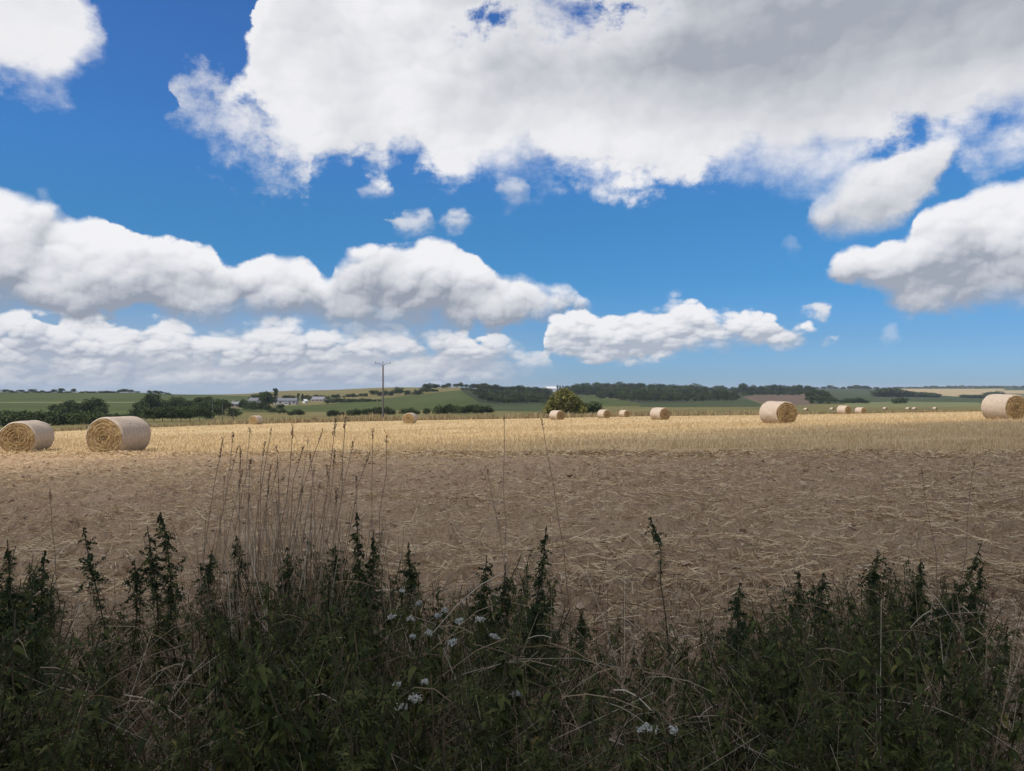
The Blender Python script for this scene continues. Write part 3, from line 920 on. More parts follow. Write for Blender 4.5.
# left hilltop: trees along the skyline
G = 'trees on the left skyline'
for px, top, w in ((-4, 389.6, 1.3), (4, 389.8, 1.4), (11, 390.6, 1.2), (20, 390.2, 1.4), (32, 389.6, 1.3), (43, 390.8, 1.2), (54, 389.7, 1.0)):
    tree(px, 905, top-0.5, 'broad', 'small dark tree in the low line on the far left skyline', G, wide=w*1.35)
tree(62, 905, 388.2, 'broad', 'tallest round tree on the far left skyline', G, wide=1.1)
tree(74, 905, 388.6, 'broad', 'single round tree standing apart right of the tallest skyline tree at left', G, wide=0.95)
for px, top in ((-8, 391.2), (15, 391.2), (26, 391.2), (38, 391.2), (48, 391.2), (59, 391.1), (68, 391.2), (81, 391.4), (88, 391.0), (94, 391.3), (100, 391.0), (107, 390.6), (113, 391.2)):
    tree(px, 905, top, 'bush', 'low bush in the thin hedge along the left skyline', G, wide=2.6, cat='bush')
for px, top in ((119, 389.8), (125, 388.9), (131, 389.6), (138, 391.2)):
    tree(px, 905, top, 'broad', 'tree in the rounded clump on the skyline above the large left bale', G, wide=1.6)
for px, top in ((150, 390.4), (155, 390.6), (160, 391.0), (166, 392.4), (170, 393.4)):
    tree(px, 905, top, 'broad', 'tree in the dark clump on the skyline right of the large left bale', G, wide=1.5)
# left hedgerow below the green pasture
G = 'hedgerow trees below the left pasture'
for px, top, Y, w in ((-12, 410, 215, 1.2), (2, 412, 205, 1.2), (12, 410.5, 215, 1.2), (22, 411.5, 205, 1.2), (32, 411, 215, 1.2), (43, 411, 210, 1.2), (53, 412, 205, 1.2), (64, 411, 215, 1.2), (75, 411, 205, 1.2), (86, 411, 212, 1.2), (96, 413, 205, 1.2), (108, 414, 215, 1.1), (118, 413.5, 215, 1.1), (127, 413, 215, 1.0)):
    tree(px, Y, top, 'bush', 'low dark bush in the hedgerow between the two left bales', G, wide=w, cat='bush')
for px, top, Y in ((55, 404.5, 305), (66, 401, 308), (71, 401.5, 312), (60, 407, 300)):
    tree(px, Y, top, 'broad', 'leafy tree in the left clump of the hedgerow behind the leftmost bale', G, wide=1.0)
for px, top, Y in ((84, 402, 305), (91, 400, 308), (97, 398.2, 310), (101, 406, 305)):
    tree(px, Y, top, 'broad', 'tree in the taller right clump of the hedgerow behind the leftmost bale', G, wide=0.9)
# wood right of the large bale
G = 'trees of the wood behind the large left bale'
for px, top, Y, w in ((137, 402, 350, 0.9), (143, 403, 345, 1), (149, 393.5, 352, 0.62), (153, 393, 360, 0.62), (158, 400, 356, .9), (165, 399.5, 356, .9), (172, 400.5, 356, .9), (178, 396.8, 360, .8), (185, 400.5, 356, .9), (192, 399.5, 356, .9), (199, 397.2, 362, .85), (205, 400.5, 356, .9), (211, 396.8, 362, .8), (219, 398.5, 362, .85), (224, 399.5, 370, .9)):
    tree(px, Y, top, 'broad', 'dark tree in the back row of the wood right of the large left bale', G, wide=w)
for px, top, Y in ((136, 409, 245), (145, 407.5, 240), (154, 407, 240), (163, 406.5, 240), (172, 406, 240), (181, 406.5, 240), (190, 406, 240), (199, 405, 255), (206, 405, 270), (213, 405, 300), (219, 407, 328)):
    tree(px, Y, top, 'broad', 'bushy tree in the front row of the wood right of the large left bale', G, wide=1.15)
tree(207.5, 290, 412.6, 'bush', 'round dark bush at the foot of the left utility pole', cat='bush', wide=1.1)
tree(232.5, 285, 408.2, 'broad', 'round bushy tree between the two thin posts, below the small grey roof', wide=1.5)
# trees round the farm
G = 'trees round the farm'
for px, top, Y, w in ((229, 402, 520, 1.2), (243, 399.5, 470, 1.1), (248, 402, 440, 1.2)):
    tree(px, Y, top, 'broad', 'tree close round the small left house with the grey roof', G, wide=w)
for px, top, Y, w in ((254, 401.5, 420, 1.2), (262, 402.5, 420, 1.2), (268, 404, 410, 1.2)):
    tree(px, Y, top, 'broad', 'dark tree of the big clump in front of the long farmhouse', G, wide=w)
tree(264, 540, 391.6, 'broad', 'large dark tree left of the long farmhouse', G, wide=1.05)
tree(269, 540, 393.4, 'broad', 'dark tree beside the tall slender tree by the farm', G, wide=0.9)
tree(275.5, 560, 388.0, 'poplar', 'tall slender tree rising above the farm roofs', G, wide=0.8)
for px, top, Y, w in ((252, 395, 640, 1.2), (257, 394.5, 640, 1.2)):
    tree(px, Y, top, 'broad', 'small tree on the slope behind the left farm roofs', G, wide=w)
for px, top, Y, w in ((274, 408, 380, 1.2), (281, 404, 430, 1.0), (284, 409, 370, 1.4), (279, 410, 360, 1.3)):
    tree(px, Y, top, 'broad', 'bush-like tree below the white farm wall', G, wide=w)
for px, top, Y, w in ((285, 395.2, 640, 1.1), (290, 395, 640, 1), (293, 396.0, 640, 1)):
    tree(px, Y, top, 'broad', 'tree behind the roof of the long farmhouse', G, wide=w)
for px, top in ((298, 393.2), (302.3, 393.8)):
    tree(px, 640, top, 'poplar', 'pointed dark tree between the farmhouse and the barn', G, wide=0.95)
for px, top, Y in ((306, 395, 760), (311, 396.0, 760), (309, 397.4, 745), (316, 394.6, 780), (322, 395.2, 780), (327.5, 396, 700), (327.5, 400.0, 600)):
    tree(px, Y, top, 'broad', 'tree crowding round the grey-roofed barn', G, wide=1.1)
tree(298, 340, 409.3, 'bush', 'wide dark bush at the field edge below the farmhouse, its right end', cat='bush', wide=1.2, group=G)
tree(302, 340, 410.5, 'bush', 'low dark bush beside the wide bush below the farmhouse', cat='bush', wide=1.2, group=G)
tree(292, 335, 410.8, 'bush', 'dark bush left of the wide bush below the farmhouse', cat='bush', wide=1.3, group=G)
# hedges on the middle slope
G = 'bushes along the upper hedge of the middle slope'
for px, top in ((333, 394.6), (338, 394), (343.5, 395.6), (348, 394), (353, 393.3), (356, 394.6), (361, 393.4), (365, 393), (379, 390.6), (385, 390.4)):
    tree(px, 800, top, 'bush', 'round hedge bush in the upper row on the slope, left of the pole', G, wide=1.15, cat='bush')
tree(371.5, 800, 390.2, 'broad', 'upright tree in the upper hedge just left of the pole', G)
for px, top, Y in ((391, 391, 800), (407.5, 390.2, 800), (416, 389.6, 800), (420, 389.4, 800)):
    tree(px, Y, top, 'bush', 'round hedge bush in the upper row on the slope, right of the pole', G, wide=1.1, cat='bush')
tree(398.8, 800, 387.0, 'broad', 'largest round tree of the upper hedge right of the pole', G, wide=1.3)
for px, top, Y in ((424, 387.8, 830), (428, 388.4, 830), (432, 389, 830), (436, 389.4, 830)):
    tree(px, Y, top, 'broad', 'small tree at the upper end of the hedge below the ridge trees', G, wide=1.3)
G = 'bushes along the lower hedge of the middle slope'
for px in range(334, 382, 5):
    tree(px, 640, 397.6+0.04*(px-334)*0.8+rt.uniform(-.5, .6), 'bush', 'bush of the lower dark hedge line on the middle slope', G, wide=1.5, cat='bush')
G = 'trees on the ridge left of the long wood'
for px, top, w in ((427, 383.8, 1), (430.5, 383.0, 1.0), (437, 384.2, 1.2), (444, 384.6, 1.1), (447.5, 383.2, 1.0)):
    tree(px, 960, top, 'broad', 'dark tree standing on the ridge left of the wood', G, wide=w)
# row of bushes along the far side of the field
G = 'bushes along the field edge near the utility pole'
for px, top, w in ((331.5, 409.4, .9), (336, 410.6, 1), (343, 411.6, .8)):
    tree(px, 300, top, 'bush', 'bush in the small clump at the field edge left of the pole', G, wide=w, cat='bush')
for px, top, w in ((353, 408.8, 1.1), (358, 409.5, 1.1)):
    tree(px, 300, top, 'bush', 'rounded bush at the field edge, second clump left of the pole', G, wide=w, cat='bush')
for px, top, w in ((368, 408.4, 1.1), (374, 407.4, 1.1), (380, 406.8, 1.0), (386, 406.6, 1.1), (391, 408, 1.0)):
    tree(px, 300, top, 'bush', 'dark bush in the thicket behind the foot of the pole', G, wide=w, cat='bush')
for px, top, w in ((404.5, 408.5, 1.0), (410, 407.6, 1.1), (416, 409.5, 1.0)):
    tree(px, 300, top, 'bush', 'dark bush behind the bale right of the pole', G, wide=w, cat='bush')
tree(426.5, 295, 408.2, 'bush', 'narrow upright bush standing between two thickets right of the pole', G, wide=0.9, cat='bush')
for px, top, w in ((436, 406.6, 1.1), (442, 405, 1.0), (449, 404.2, 1.0), (456, 405.2, 1.0)):
    tree(px, 300, top, 'bush', 'dark bush in the left one of the two long thickets at the field edge', G, wide=w, cat='bush')
for px, top, w in ((465, 406, 1.0), (471, 404.8, 1.0), (478, 404.4, 1.0), (485, 405.2, 1.0), (490, 408, 1.0)):
    tree(px, 300, top, 'bush', 'dark bush in the right one of the two long thickets at the field edge', G, wide=w, cat='bush')
# the long dark wood, left and right of the lone bush
def wood(x0, x1, step, topf, rows, label, G, kind='broad', w=1.05):
    for (Y, dt) in rows:
        px = x0 + rt.uniform(0, step)
        while px < x1:
            tree(px, Y*rt.uniform(0.98, 1.02), topf(px)+dt+rt.uniform(-0.9, 0.8), kind, label, G, wide=w*rt.uniform(0.9, 1.15))
            px += step*rt.uniform(0.8, 1.2)
G = 'trees of the wood left of the lone bush'
tw = lambda px: float(np.interp(px, [452, 460, 470, 485, 500, 520, 545], [384, 383.3, 384.3, 383.8, 386, 386, 388.4]))
wood(453, 548, 4.6, tw, [(985, 0.0)], 'tree in the top row of the wood between the ridge and the lone bush', G)
wood(462, 548, 5.0, tw, [(860, 4.0)], 'tree in the middle of the wood between the ridge and the lone bush', G)
wood(472, 548, 5.4, tw, [(750, 7.5)], 'tree low in the wood between the ridge and the lone bush', G)
wood(482, 548, 5.8, tw, [(660, 10.8)], 'tree on the lower edge of the wood left of the lone bush', G)
G = 'trees of the wood right of the lone bush'
tw2 = lambda px: float(np.interp(px, [560, 570, 582, 600, 620, 660, 680, 697, 706, 715], [387, 385, 382.8, 383, 383.2, 383.6, 384.6, 384.2, 386.4, 388]))
wood(566, 706, 7.0, tw2, [(1250, 0.0)], 'tree in the top row of the long wood right of the lone bush', G)
wood(572, 705, 7.5, tw2, [(1060, 4.0)], 'tree in the upper middle of the long wood right of the lone bush', G)
wood(600, 703, 7.5, tw2, [(900, 8.0)], 'tree in the lower middle of the long wood right of the lone bush', G)
wood(617, 702, 7.5, tw2, [(780, 11.5)], 'tree on the lower edge of the long wood right of the lone bush', G)
G = 'trees of the mound right of the long wood'
for px, top, Y in ((707, 391, 900), (713, 390, 900), (720, 388.8, 905), (726, 390, 900), (731, 392, 900), (737, 393, 900), (709, 395, 820), (717, 394.5, 820), (725, 395, 820), (733, 396, 830)):
    tree(px, Y, top, 'broad', 'tree of the rounded clump at the right end of the long wood', G, wide=1.05)
G = 'trees along the ridge above the ploughed field'
tree(743.5, 1250, 383.4, 'broad', 'tallest round tree on the ridge left of the ploughed field', G, wide=1.0)
for px, top in ((738, 388), (750, 386.4), (755, 385.2), (761, 386), (768, 385.2), (775, 384.4), (782, 385.4), (788, 386), (793, 387), (799, 384.8), (803, 387.6), (808, 385.6), (811, 386.6)):
    tree(px, 1280, top, 'broad', 'tree in the ridge row above the brown ploughed field', G, wide=1.1)
for px, top in ((757, 391.0), (764, 390.6), (771, 390.8), (778, 391.2), (786, 391), (793, 391.3), (800, 390.6), (745, 391.5), (750, 391.2)):
    tree(px, 1120, top, 'broad', 'tree of the lower row bordering the brown ploughed field', G, wide=1.25)
for px, top in ((705, 386.6), (711, 387.4), (719, 385.4), (726, 387), (734, 386.8)):
    tree(px, 1500, top, 'broad', 'far ridge tree behind the rounded clump', G, wide=1.2)
G = 'trees of the clump right of the ploughed field'
for px, top, Y in ((810, 391, 880), (815, 389.6, 900), (820, 390, 900), (826, 391.4, 890), (810, 396, 760), (817, 395, 780), (824, 396, 780), (831, 396.5, 780), (836, 399, 760), (812, 400.5, 680), (820, 400.5, 680), (828, 401, 690)):
    tree(px, Y, top, 'broad', 'dark tree of the clump right of the ploughed field', G, wide=1.1)
for px, top in ((842, 399.8), (848, 398.2), (855, 397.4), (861, 398.2), (867, 399.6), (897, 397.6), (903, 397.4)):
    tree(px, 790, top, 'bush', 'dark bush on the green slope right of the clump', 'bushes on the right green slope', wide=1.25, cat='bush')
G = 'far trees on the right skyline'
for px, top in ((817, 387), (823, 386.6), (829.5, 385.2), (836, 387), (843, 386.8), (851, 386), (857, 385), (863, 385.6), (869, 386.6), (876, 387), (884, 387.4), (891, 387.5), (898, 387.6)):
    tree(px, 2250, top, 'broad', 'distant dark tree on the skyline right of the ridge row', G, wide=1.7)
G = 'bushes of the hedge below the harvested field'
for i in range(16):
    px = 884+i*3.4
    tree(px, 1300, float(np.interp(px, [884, 905, 935], [387.9, 391, 393.4]))+rt.uniform(-.4, .4), 'bush', 'bush of the slanting hedge below the tan harvested field', G, wide=1.7, cat='bush')
for px in (963, 968, 973, 978, 983):
    tree(px, 1310, 394.6, 'bush', 'bush of the short flat hedge at the foot of the harvested field', G, wide=1.9, cat='bush')
for px, top in ((993, 391.0), (998, 392.4), (1003, 393.0)):
    tree(px, 1500, top, 'bush', 'bush of the hedge behind the right edge bale', G, wide=1.9, cat='bush')
# the dark wood on the farthest ridge reads as one mass
rgw = np.random.default_rng(3)
b = Batch()
for i in range(420):
    px = rgw.uniform(895, 1290); Y = rgw.uniform(3050, 3350)
    X = (px-512)/F*Y
    z = float(base_z(np.array([X]), np.array([Y]))[0])
    top = 385.6+rgw.uniform(0, 1.4)+(1.2 if px < 925 else 0)
    h = max(4.0, EYE-(top-HOR)/F*Y - z)
    n = 26
    d = rgw.normal(size=(n, 3)); d /= np.linalg.norm(d, axis=1, keepdims=True)
    P = np.array([X, Y, z+h*0.5]) + d*np.array([9, 9, h*0.5])*(0.5+0.5*rgw.random(n))[:, None]
    b.stamp(LEAFQ_V, LEAFQ_Q, rand_rot(rgw, n), P, 5.0+4*rgw.random(n))
tag(b.build('far_wood', M_TREE), 'dark band of far woodland on the right horizon', 'woodland', kind='stuff')

# the lone wide bush at the far side of the field
rg = np.random.default_rng(77)
Yb = 190.0
pb = at(564, Yb); pb.z = float(base_z(np.array([pb.x]), np.array([Yb]))[0])
Hb = EYE-(388.6-HOR)/F*Yb - pb.z
lob = [(0, 0, Hb*0.55, 3.2, 2.6, Hb*0.45)]
for (lx, lz, r) in ((-3.6, 0.30, 1.5), (-2.6, 0.55, 1.4), (-1.2, 0.78, 1.3), (0.2, 0.86, 1.1), (1.3, 0.74, 1.3), (2.6, 0.60, 1.4), (3.7, 0.38, 1.5), (4.5, 0.22, 1.1), (-4.3, 0.16, 1.0), (-2.2, 0.25, 1.5), (2.2, 0.25, 1.6), (0, 0.35, 1.8)):
    lob.append((lx, rg.uniform(-1.2, 1.2), Hb*lz, r, r, r*0.85))
e = empty('lone_bush', pb)
tag(e, 'wide olive-green bush standing alone behind a pale bale at mid field edge', 'bush')
bb = crown_batch(rg, lob, 5200, 0.42, 0.35)
bb.build('foliage', M_BUSHLEAF, e)
b = Batch()
for i in range(14):
    a = rg.uniform(0, 6.28); l = rg.uniform(1.8, 3.6)
    P = np.array([[0, 0, -0.2], [math.cos(a)*l*0.4, math.sin(a)*l*0.3, l*0.55], [math.cos(a)*l, math.sin(a)*l*0.7, l*0.95]])[None]
    b.tubes(P, np.array([[0.12, 0.08, 0.03]]), 5)
b.build('branches', M_BARK, e, True)
for px, top, w in ((588, 401.6, 1.4), (594, 403.2, 1.3)):
    tree(px, 260, top, 'bush', 'low dark bush leaning on the right side of the lone bush', 'low bushes beside the lone bush', wide=w, cat='bush')
# ------------------------------------------------------------------ poles, farm, posts
M_POLE = material('weathered_pole', lambda N, g, o: N.mix(N.noise(N.vmath('MULTIPLY', o, (8, 8, 0.8)), 2.0, 4, 0.6), (0.075, 0.07, 0.065), (0.17, 0.16, 0.145)), 0.9, None, 0.1)
M_STEEL = material('galvanised_steel', (0.16, 0.165, 0.17), 0.45, None, 0.5)
M_GLASS = material('insulator_glass', (0.12, 0.14, 0.14), 0.2, None, 0.5)
M_WALL = material('rendered_wall', lambda N, g, o: N.mix(N.noise(o, 0.8, 4, 0.6), (0.30, 0.28, 0.26), (0.44, 0.42, 0.39)), 0.9, None, 0.1)
M_STONE = material('stone_wall', lambda N, g, o: N.mix(N.noise(o, 1.6, 4, 0.6), (0.26, 0.22, 0.18), (0.42, 0.37, 0.31)), 0.9, None, 0.1)
M_SLATE = material('slate_roof', lambda N, g, o: N.mix(N.noise(o, 1.2, 4, 0.6), (0.11, 0.11, 0.12), (0.18, 0.18, 0.19)), 0.55, None, 0.4)
M_SHEET = material('pale_sheet_roof', lambda N, g, o: N.mix(N.noise(N.vmath('MULTIPLY', o, (3, 0.3, 0.3)), 1.0, 3, 0.6), (0.17, 0.17, 0.18), (0.24, 0.24, 0.25)), 0.6, None, 0.3)
M_PANE = material('dark_window', (0.03, 0.035, 0.045), 0.2, None, 0.5)
M_WHITE = material('white_cladding', (0.60, 0.60, 0.60), 0.6, None, 0.3)

def box(b, c, s):
    x, y, z = [v/2 for v in s]
    V = np.array([[-x,-y,-z],[x,-y,-z],[x,y,-z],[-x,y,-z],[-x,-y,z],[x,-y,z],[x,y,z],[-x,y,z]])+np.array(c)
    b.add(V, np.array([[0,3,2,1],[4,5,6,7],[0,1,5,4],[1,2,6,5],[2,3,7,6],[3,0,4,7]]))
def mesh_of(fn):
    b = Batch(); fn(b); return b

def utility_pole(px, Y, top, label, big):
    X = (px-512)/F*Y
    z = float(base_z(np.array([X]), np.array([Y]))[0])
    h = EYE-(top-HOR)/F*Y - z
    e = empty('utility_pole', (X, Y, z), math.radians(4))
    tag(e, label, 'utility pole')
    b = Batch()
    n = 7
    P = np.stack([np.zeros(n), np.zeros(n), np.linspace(-0.8, h-0.55 if big else h, n)], -1)[None]
    b.tubes(P, np.linspace(0.17, 0.115, n)[None]*(1.0 if big else 1.2), 12)
    b.build('pole', M_POLE, e, True)
    if not big:
        return e
    # swept steel crossarm: two arms rise to each side of the pole, three insulators stand on them
    b = Batch()
    box(b, (0, -0.14, h-0.75), (0.22, 0.06, 0.36))
    for s in (-1, 1):
        P = np.array([[[0, -0.14, h-0.62], [s*0.55, -0.14, h-0.36], [s*1.28, -0.14, h-0.30]]])
        b.tubes(P, np.array([[0.055, 0.05, 0.045]]), 6)
    P = np.array([[[0, -0.14, h-0.9], [0, -0.14, h-0.55], [0, -0.14, h-0.28]]])
    b.tubes(P, np.array([[0.05, 0.045, 0.04]]), 6)
    b.build('crossarm', M_STEEL, e, True)
    for x, zz in ((-1.22, h-0.28), (0.0, h-0.27), (1.22, h-0.28)):
        b = Batch()
        k = 9
        P = np.stack([np.full(k, x), np.full(k, -0.14), np.linspace(zz, zz+0.30, k)], -1)[None]
        b.tubes(P, np.array([[0.02, 0.03, 0.085, 0.04, 0.08, 0.04, 0.07, 0.035, 0.012]]), 10)
        b.build('insulator', M_GLASS, e, True)
    return e
utility_pole(383, 133, 361.6, 'tall utility pole with steel crossarm and three insulators rising above the skyline', True)
utility_pole(212.6, 282, 397.2, 'bare dark wooden pole before the left wood, taller than the thin posts', False)
for px, Y, top, lab in ((222.6, 200, 403.4, 'thin grey post between the bare wooden pole and the round bushy tree'),
                        (233.6, 170, 410.2, 'short thin grey post in front of the round bushy tree')):
    X = (px-512)/F*Y
    z = float(base_z(np.array([X]), np.array([Y]))[0])
    h = EYE-(top-HOR)/F*Y-z
    b = Batch()
    P = np.stack([np.zeros(4), np.zeros(4), np.linspace(-0.4, h, 4)], -1)[None]
    b.tubes(P, np.array([[0.095, 0.09, 0.085, 0.08]]), 8)
    box(b, (0, 0, h+0.03), (0.20, 0.20, 0.06))
    tag(b.build('thin_post', M_POLE, None, True, (X, Y, z)), lab, 'post')

def house(name, px0, px1, Y, ridge, eave, base, label, cat, wall, roof, depth=7.0, yaw=0.0, wins=3, chim=1, zbase=None):
    pxm = (px0+px1)/2
    if Y is None:                                     # stand where the slope is seen at row `base`
        ys = np.linspace(350, 2400, 400); xs = (pxm-512)/F*ys
        rr = HOR+(EYE-base_z(xs, ys))/ys*F
        Y = float(ys[np.argmax(rr <= base+0.4)])
    pass
    X = (pxm-512)/F*Y
    w = (px1-px0)/F*Y
    up = lambda row: EYE-(row-HOR)/F*Y
    z0 = up(base)
    zg = float(base_z(np.array([X]), np.array([Y]))[0])
    e = empty(name, (X, Y, z0), math.radians(yaw))
    tag(e, label, cat)
    he, hr = up(eave)-z0, up(ridge)-z0
    d = depth/2
    drop = max(0.6, z0-zg+1.5)
    V = np.array([[-w/2,-d,-drop],[w/2,-d,-drop],[w/2,d,-drop],[-w/2,d,-drop],[-w/2,-d,he],[w/2,-d,he],[w/2,d,he],[-w/2,d,he],[-w/2,0,hr-0.05],[w/2,0,hr-0.05]])
    b = Batch()
    b.add(V, np.array([[0,1,5,4],[2,3,7,6],[1,2,6,5],[3,0,4,7],[5,6,9,9],[7,4,8,8]]))
    b.build('wall', wall, e)
    ov = 0.35
    b = Batch()
    sl = (hr-he)/d
    for s in (-1, 1):
        y1, z1 = s*(d+ov), he-ov*sl
        A = np.array([[-w/2-ov, y1, z1], [w/2+ov, y1, z1], [w/2+ov, 0, hr], [-w/2-ov, 0, hr]])
        B = A + np.array([0, 0, 0.18])
        b.add(np.concatenate([A, B]), np.array([[0,3,2,1],[4,5,6,7],[0,1,5,4],[1,2,6,5],[2,3,7,6],[3,0,4,7]]))
    rf = b.build('roof', roof, e)
    for c in range(chim):
        b = Batch()
        box(b, ((-w/2+0.8) if c == 0 else (w/2-0.8), 0, hr+0.35), (0.9, 0.7, 1.4))
        b.build('chimney', M_STONE, rf)
    for i in range(wins):
        b = Batch()
        box(b, (-w/2+w*(i+0.5)/wins, -d-0.02, he*0.52), (1.1, 0.12, min(1.4, he*0.5)))
        f = b.build('window', M_PANE, e)
    return e
house('farm_house', 232.3, 240.2, None, 401.9, 404.0, 407, 'small house with a grey roof between trees, leftmost of the farm buildings', 'house', M_STONE, M_SHEET, 8, 6, 2)
house('farm_house', 250.0, 259.5, None, 398.0, 400.6, 403.5, 'house with a pale roof at the left of the big dark tree', 'house', M_WALL, M_SLATE, 8, -8, 2)
house('farm_house', 275.0, 297.0, None, 398.3, 400.6, 404.2, 'long grey-roofed farmhouse with pale walls, middle of the farm', 'house', M_WALL, M_SLATE, 9, 4, 5, 2)
house('farm_house', 276.5, 282.0, None, 397.4, 399.6, 403.8, 'short pale gabled wing standing before the left end of the long farmhouse', 'house', M_WALL, M_SHEET, 6, 80, 1, 0)
house('farm_shed', 284.5, 289.0, None, 402.0, 402.6, 404.4, 'low white shed in front of the long farmhouse', 'shed', M_WHITE, M_SHEET, 4, 0, 1, 0)
house('farm_shed', 303.5, 306.5, None, 399.4, 401.0, 402.8, 'tiny white gable between the farmhouse and the barn', 'shed', M_WHITE, M_WHITE, 4, 50, 1, 0)
house('barn', 313.2, 325.2, None, 396.8, 399.4, 401.2, 'wide low barn with a big pale grey roof, rightmost of the farm', 'barn', M_STONE, M_SHEET, 12, -5, 3, 0)
house('storage_building', 545.5, 557.0, 1500, 386.6, 388.6, 391.0, 'bright white long building on the skyline left of the lone bush top', 'building', M_WHITE, M_WHITE, 26, 12, 0, 0)
house('cottage', 535.5, 540.0, None, 393.6, 394.4, 396.2, 'small cream house with a dark roof inside the wood left of the lone bush', 'house', M_WHITE, M_SLATE, 5, -10, 2, 0)
house('cottage', 641.5, 645.0, None, 393.6, 394.6, 396.6, 'small pale house glimpsed inside the long wood', 'house', M_WALL, M_SHEET, 6, 20, 1, 0)
for px, top in ((557.5, 384.9), (560, 385.4), (563, 385.6)):
    tree(px, 1450, top, 'poplar', 'thin pointed tree beside the white building on the skyline', 'pointed trees by the white building', wide=0.8)
# ------------------------------------------------------------------ straw, stubble, rough edge, and the weedy verge in front
rv = np.random.default_rng(11)
def rows(tops):
    return np.array(tops)
def zof(row, Y):
    return EYE-(row-HOR)/F*Y
M_STUBBLE = material('stubble_straw', lambda N, g, o: N.ramp(island(N), [(0.0, (0.42, 0.295, 0.155)), (0.45, (0.56, 0.415, 0.225)), (1.0, (0.70, 0.555, 0.33))]), 0.75, None, 0.2, 0.15)
M_LITTER = material('straw_litter', lambda N, g, o: N.ramp(island(N), [(0.0, (0.32, 0.205, 0.105)), (0.6, (0.52, 0.38, 0.205)), (1.0, (0.74, 0.59, 0.36))]), 0.75, None, 0.25)
M_REED = material('dry_field_edge_grass', lambda N, g, o: N.ramp(island(N), [(0.0, (0.18, 0.13, 0.065)), (0.5, (0.33, 0.235, 0.12)), (1.0, (0.48, 0.37, 0.20))]), 0.85, None, 0.1, 0.2)
M_DRY = material('dry_grass_blades', lambda N, g, o: N.ramp(island(N), [(0.0, (0.12, 0.075, 0.040)), (0.5, (0.27, 0.185, 0.105)), (0.85, (0.44, 0.335, 0.21)), (1.0, (0.68, 0.57, 0.41))]), 0.8, None, 0.15, 0.2)
def m_weed(N, g, o):
    r = island(N)
    return N.ramp(r, [(0.0, (0.026, 0.034, 0.009)), (0.5, (0.050, 0.062, 0.015)), (0.85, (0.080, 0.090, 0.022)), (0.97, (0.115, 0.115, 0.032)), (1.0, (0.20, 0.165, 0.05))])
M_WEED = material('weed_leaves', m_weed, 0.7, None, 0.15, 0.2)
M_SPIKE = material('weed_spikes', lambda N, g, o: N.ramp(island(N), [(0.0, (0.022, 0.036, 0.014)), (0.6, (0.046, 0.064, 0.023)), (1.0, (0.085, 0.100, 0.040))]), 0.75, None, 0.15, 0.15)
M_STEM = material('weed_stems', lambda N, g, o: N.mix(island(N), (0.045, 0.040, 0.020), (0.10, 0.075, 0.040)), 0.8, None, 0.15)
M_PETAL = material('white_florets', lambda N, g, o: N.mix(island(N), (0.34, 0.33, 0.26), (0.54, 0.53, 0.44)), 0.7, None, 0.2, 0.2)

def blades(n, X, Y, h, w, lean, rg, zfun=ground_z, seg=3, droop=0.25):
    z = zfun(X, Y)
    a = rg.random(n)*2*np.pi
    d = np.stack([np.cos(a), np.sin(a)], -1)*(h*lean*rg.random(n))[:, None]
    t = np.linspace(0, 1, seg)
    P = np.zeros((n, seg, 3))
    P[..., 0] = X[:, None]+d[:, :1]*t**1.6
    P[..., 1] = Y[:, None]+d[:, 1:]*t**1.6
    P[..., 2] = (z-0.02)[:, None] + h[:, None]*(t*(1-droop*lean*t))[None]
    W = w[:, None]*np.linspace(1.0, 0.45, seg)[None]
    fa = rg.random(n)*np.pi
    fa = np.where(rg.random(n) < 0.7, rg.normal(0, 0.5, n), fa)
    side = np.stack([np.cos(fa), np.sin(fa), np.zeros(n)], -1)
    return P, W, side

# standing stubble, thick where it is near
b = Batch()
n = 250000
Y = 13.0 + 42.0*rv.random(n)**1.25
X = (rv.random(n)*2-1)*(Y*0.86+3)
hy = head_y(X)
row_ = np.round(Y/0.26)*0.26 + rv.normal(0, 0.04, n)
Y = np.where(rv.random(n) < 0.75, row_, Y)
dens = fbm(X*0.35, Y*0.8, 3, 71)
edge_ = (Y-hy)+(fbm(X*0.8, Y*0.8, 3, 44)-0.5)*2.4
keep = (rv.random(n) < sstep(edge_, -0.9, 1.6)) & (rv.random(n) < np.clip((dens-0.28)*3.2, 0.12, 1))
X, Y = X[keep], Y[keep]; n = len(X)
h = (0.06+0.10*rv.random(n))*(1+0.8*(rv.random(n) < 0.05))
P, W, sd_ = blades(n, X, Y, h, 0.010+0.00045*Y, 0.45, rv, seg=2)
b.ribbons(P, W, sd_)
n = 40000
Y = 50.0 + 70.0*rv.random(n)
X = (rv.random(n)*2-1)*(Y*0.72+3)
keep = (Y < edge_y(X, Y)-0.5) & (fbm(X*0.12, Y*0.5, 3, 75) > 0.42)
X, Y = X[keep], Y[keep]; n = len(X)
P, W, sd_ = blades(n, X, Y, 0.09+0.10*rv.random(n), 0.012+0.00045*Y, 0.5, rv, seg=2)
b.ribbons(P, W, sd_)
tag(b.build('standing_stubble', M_STUBBLE), 'short golden stubble standing on the field', 'stubble', kind='stuff')

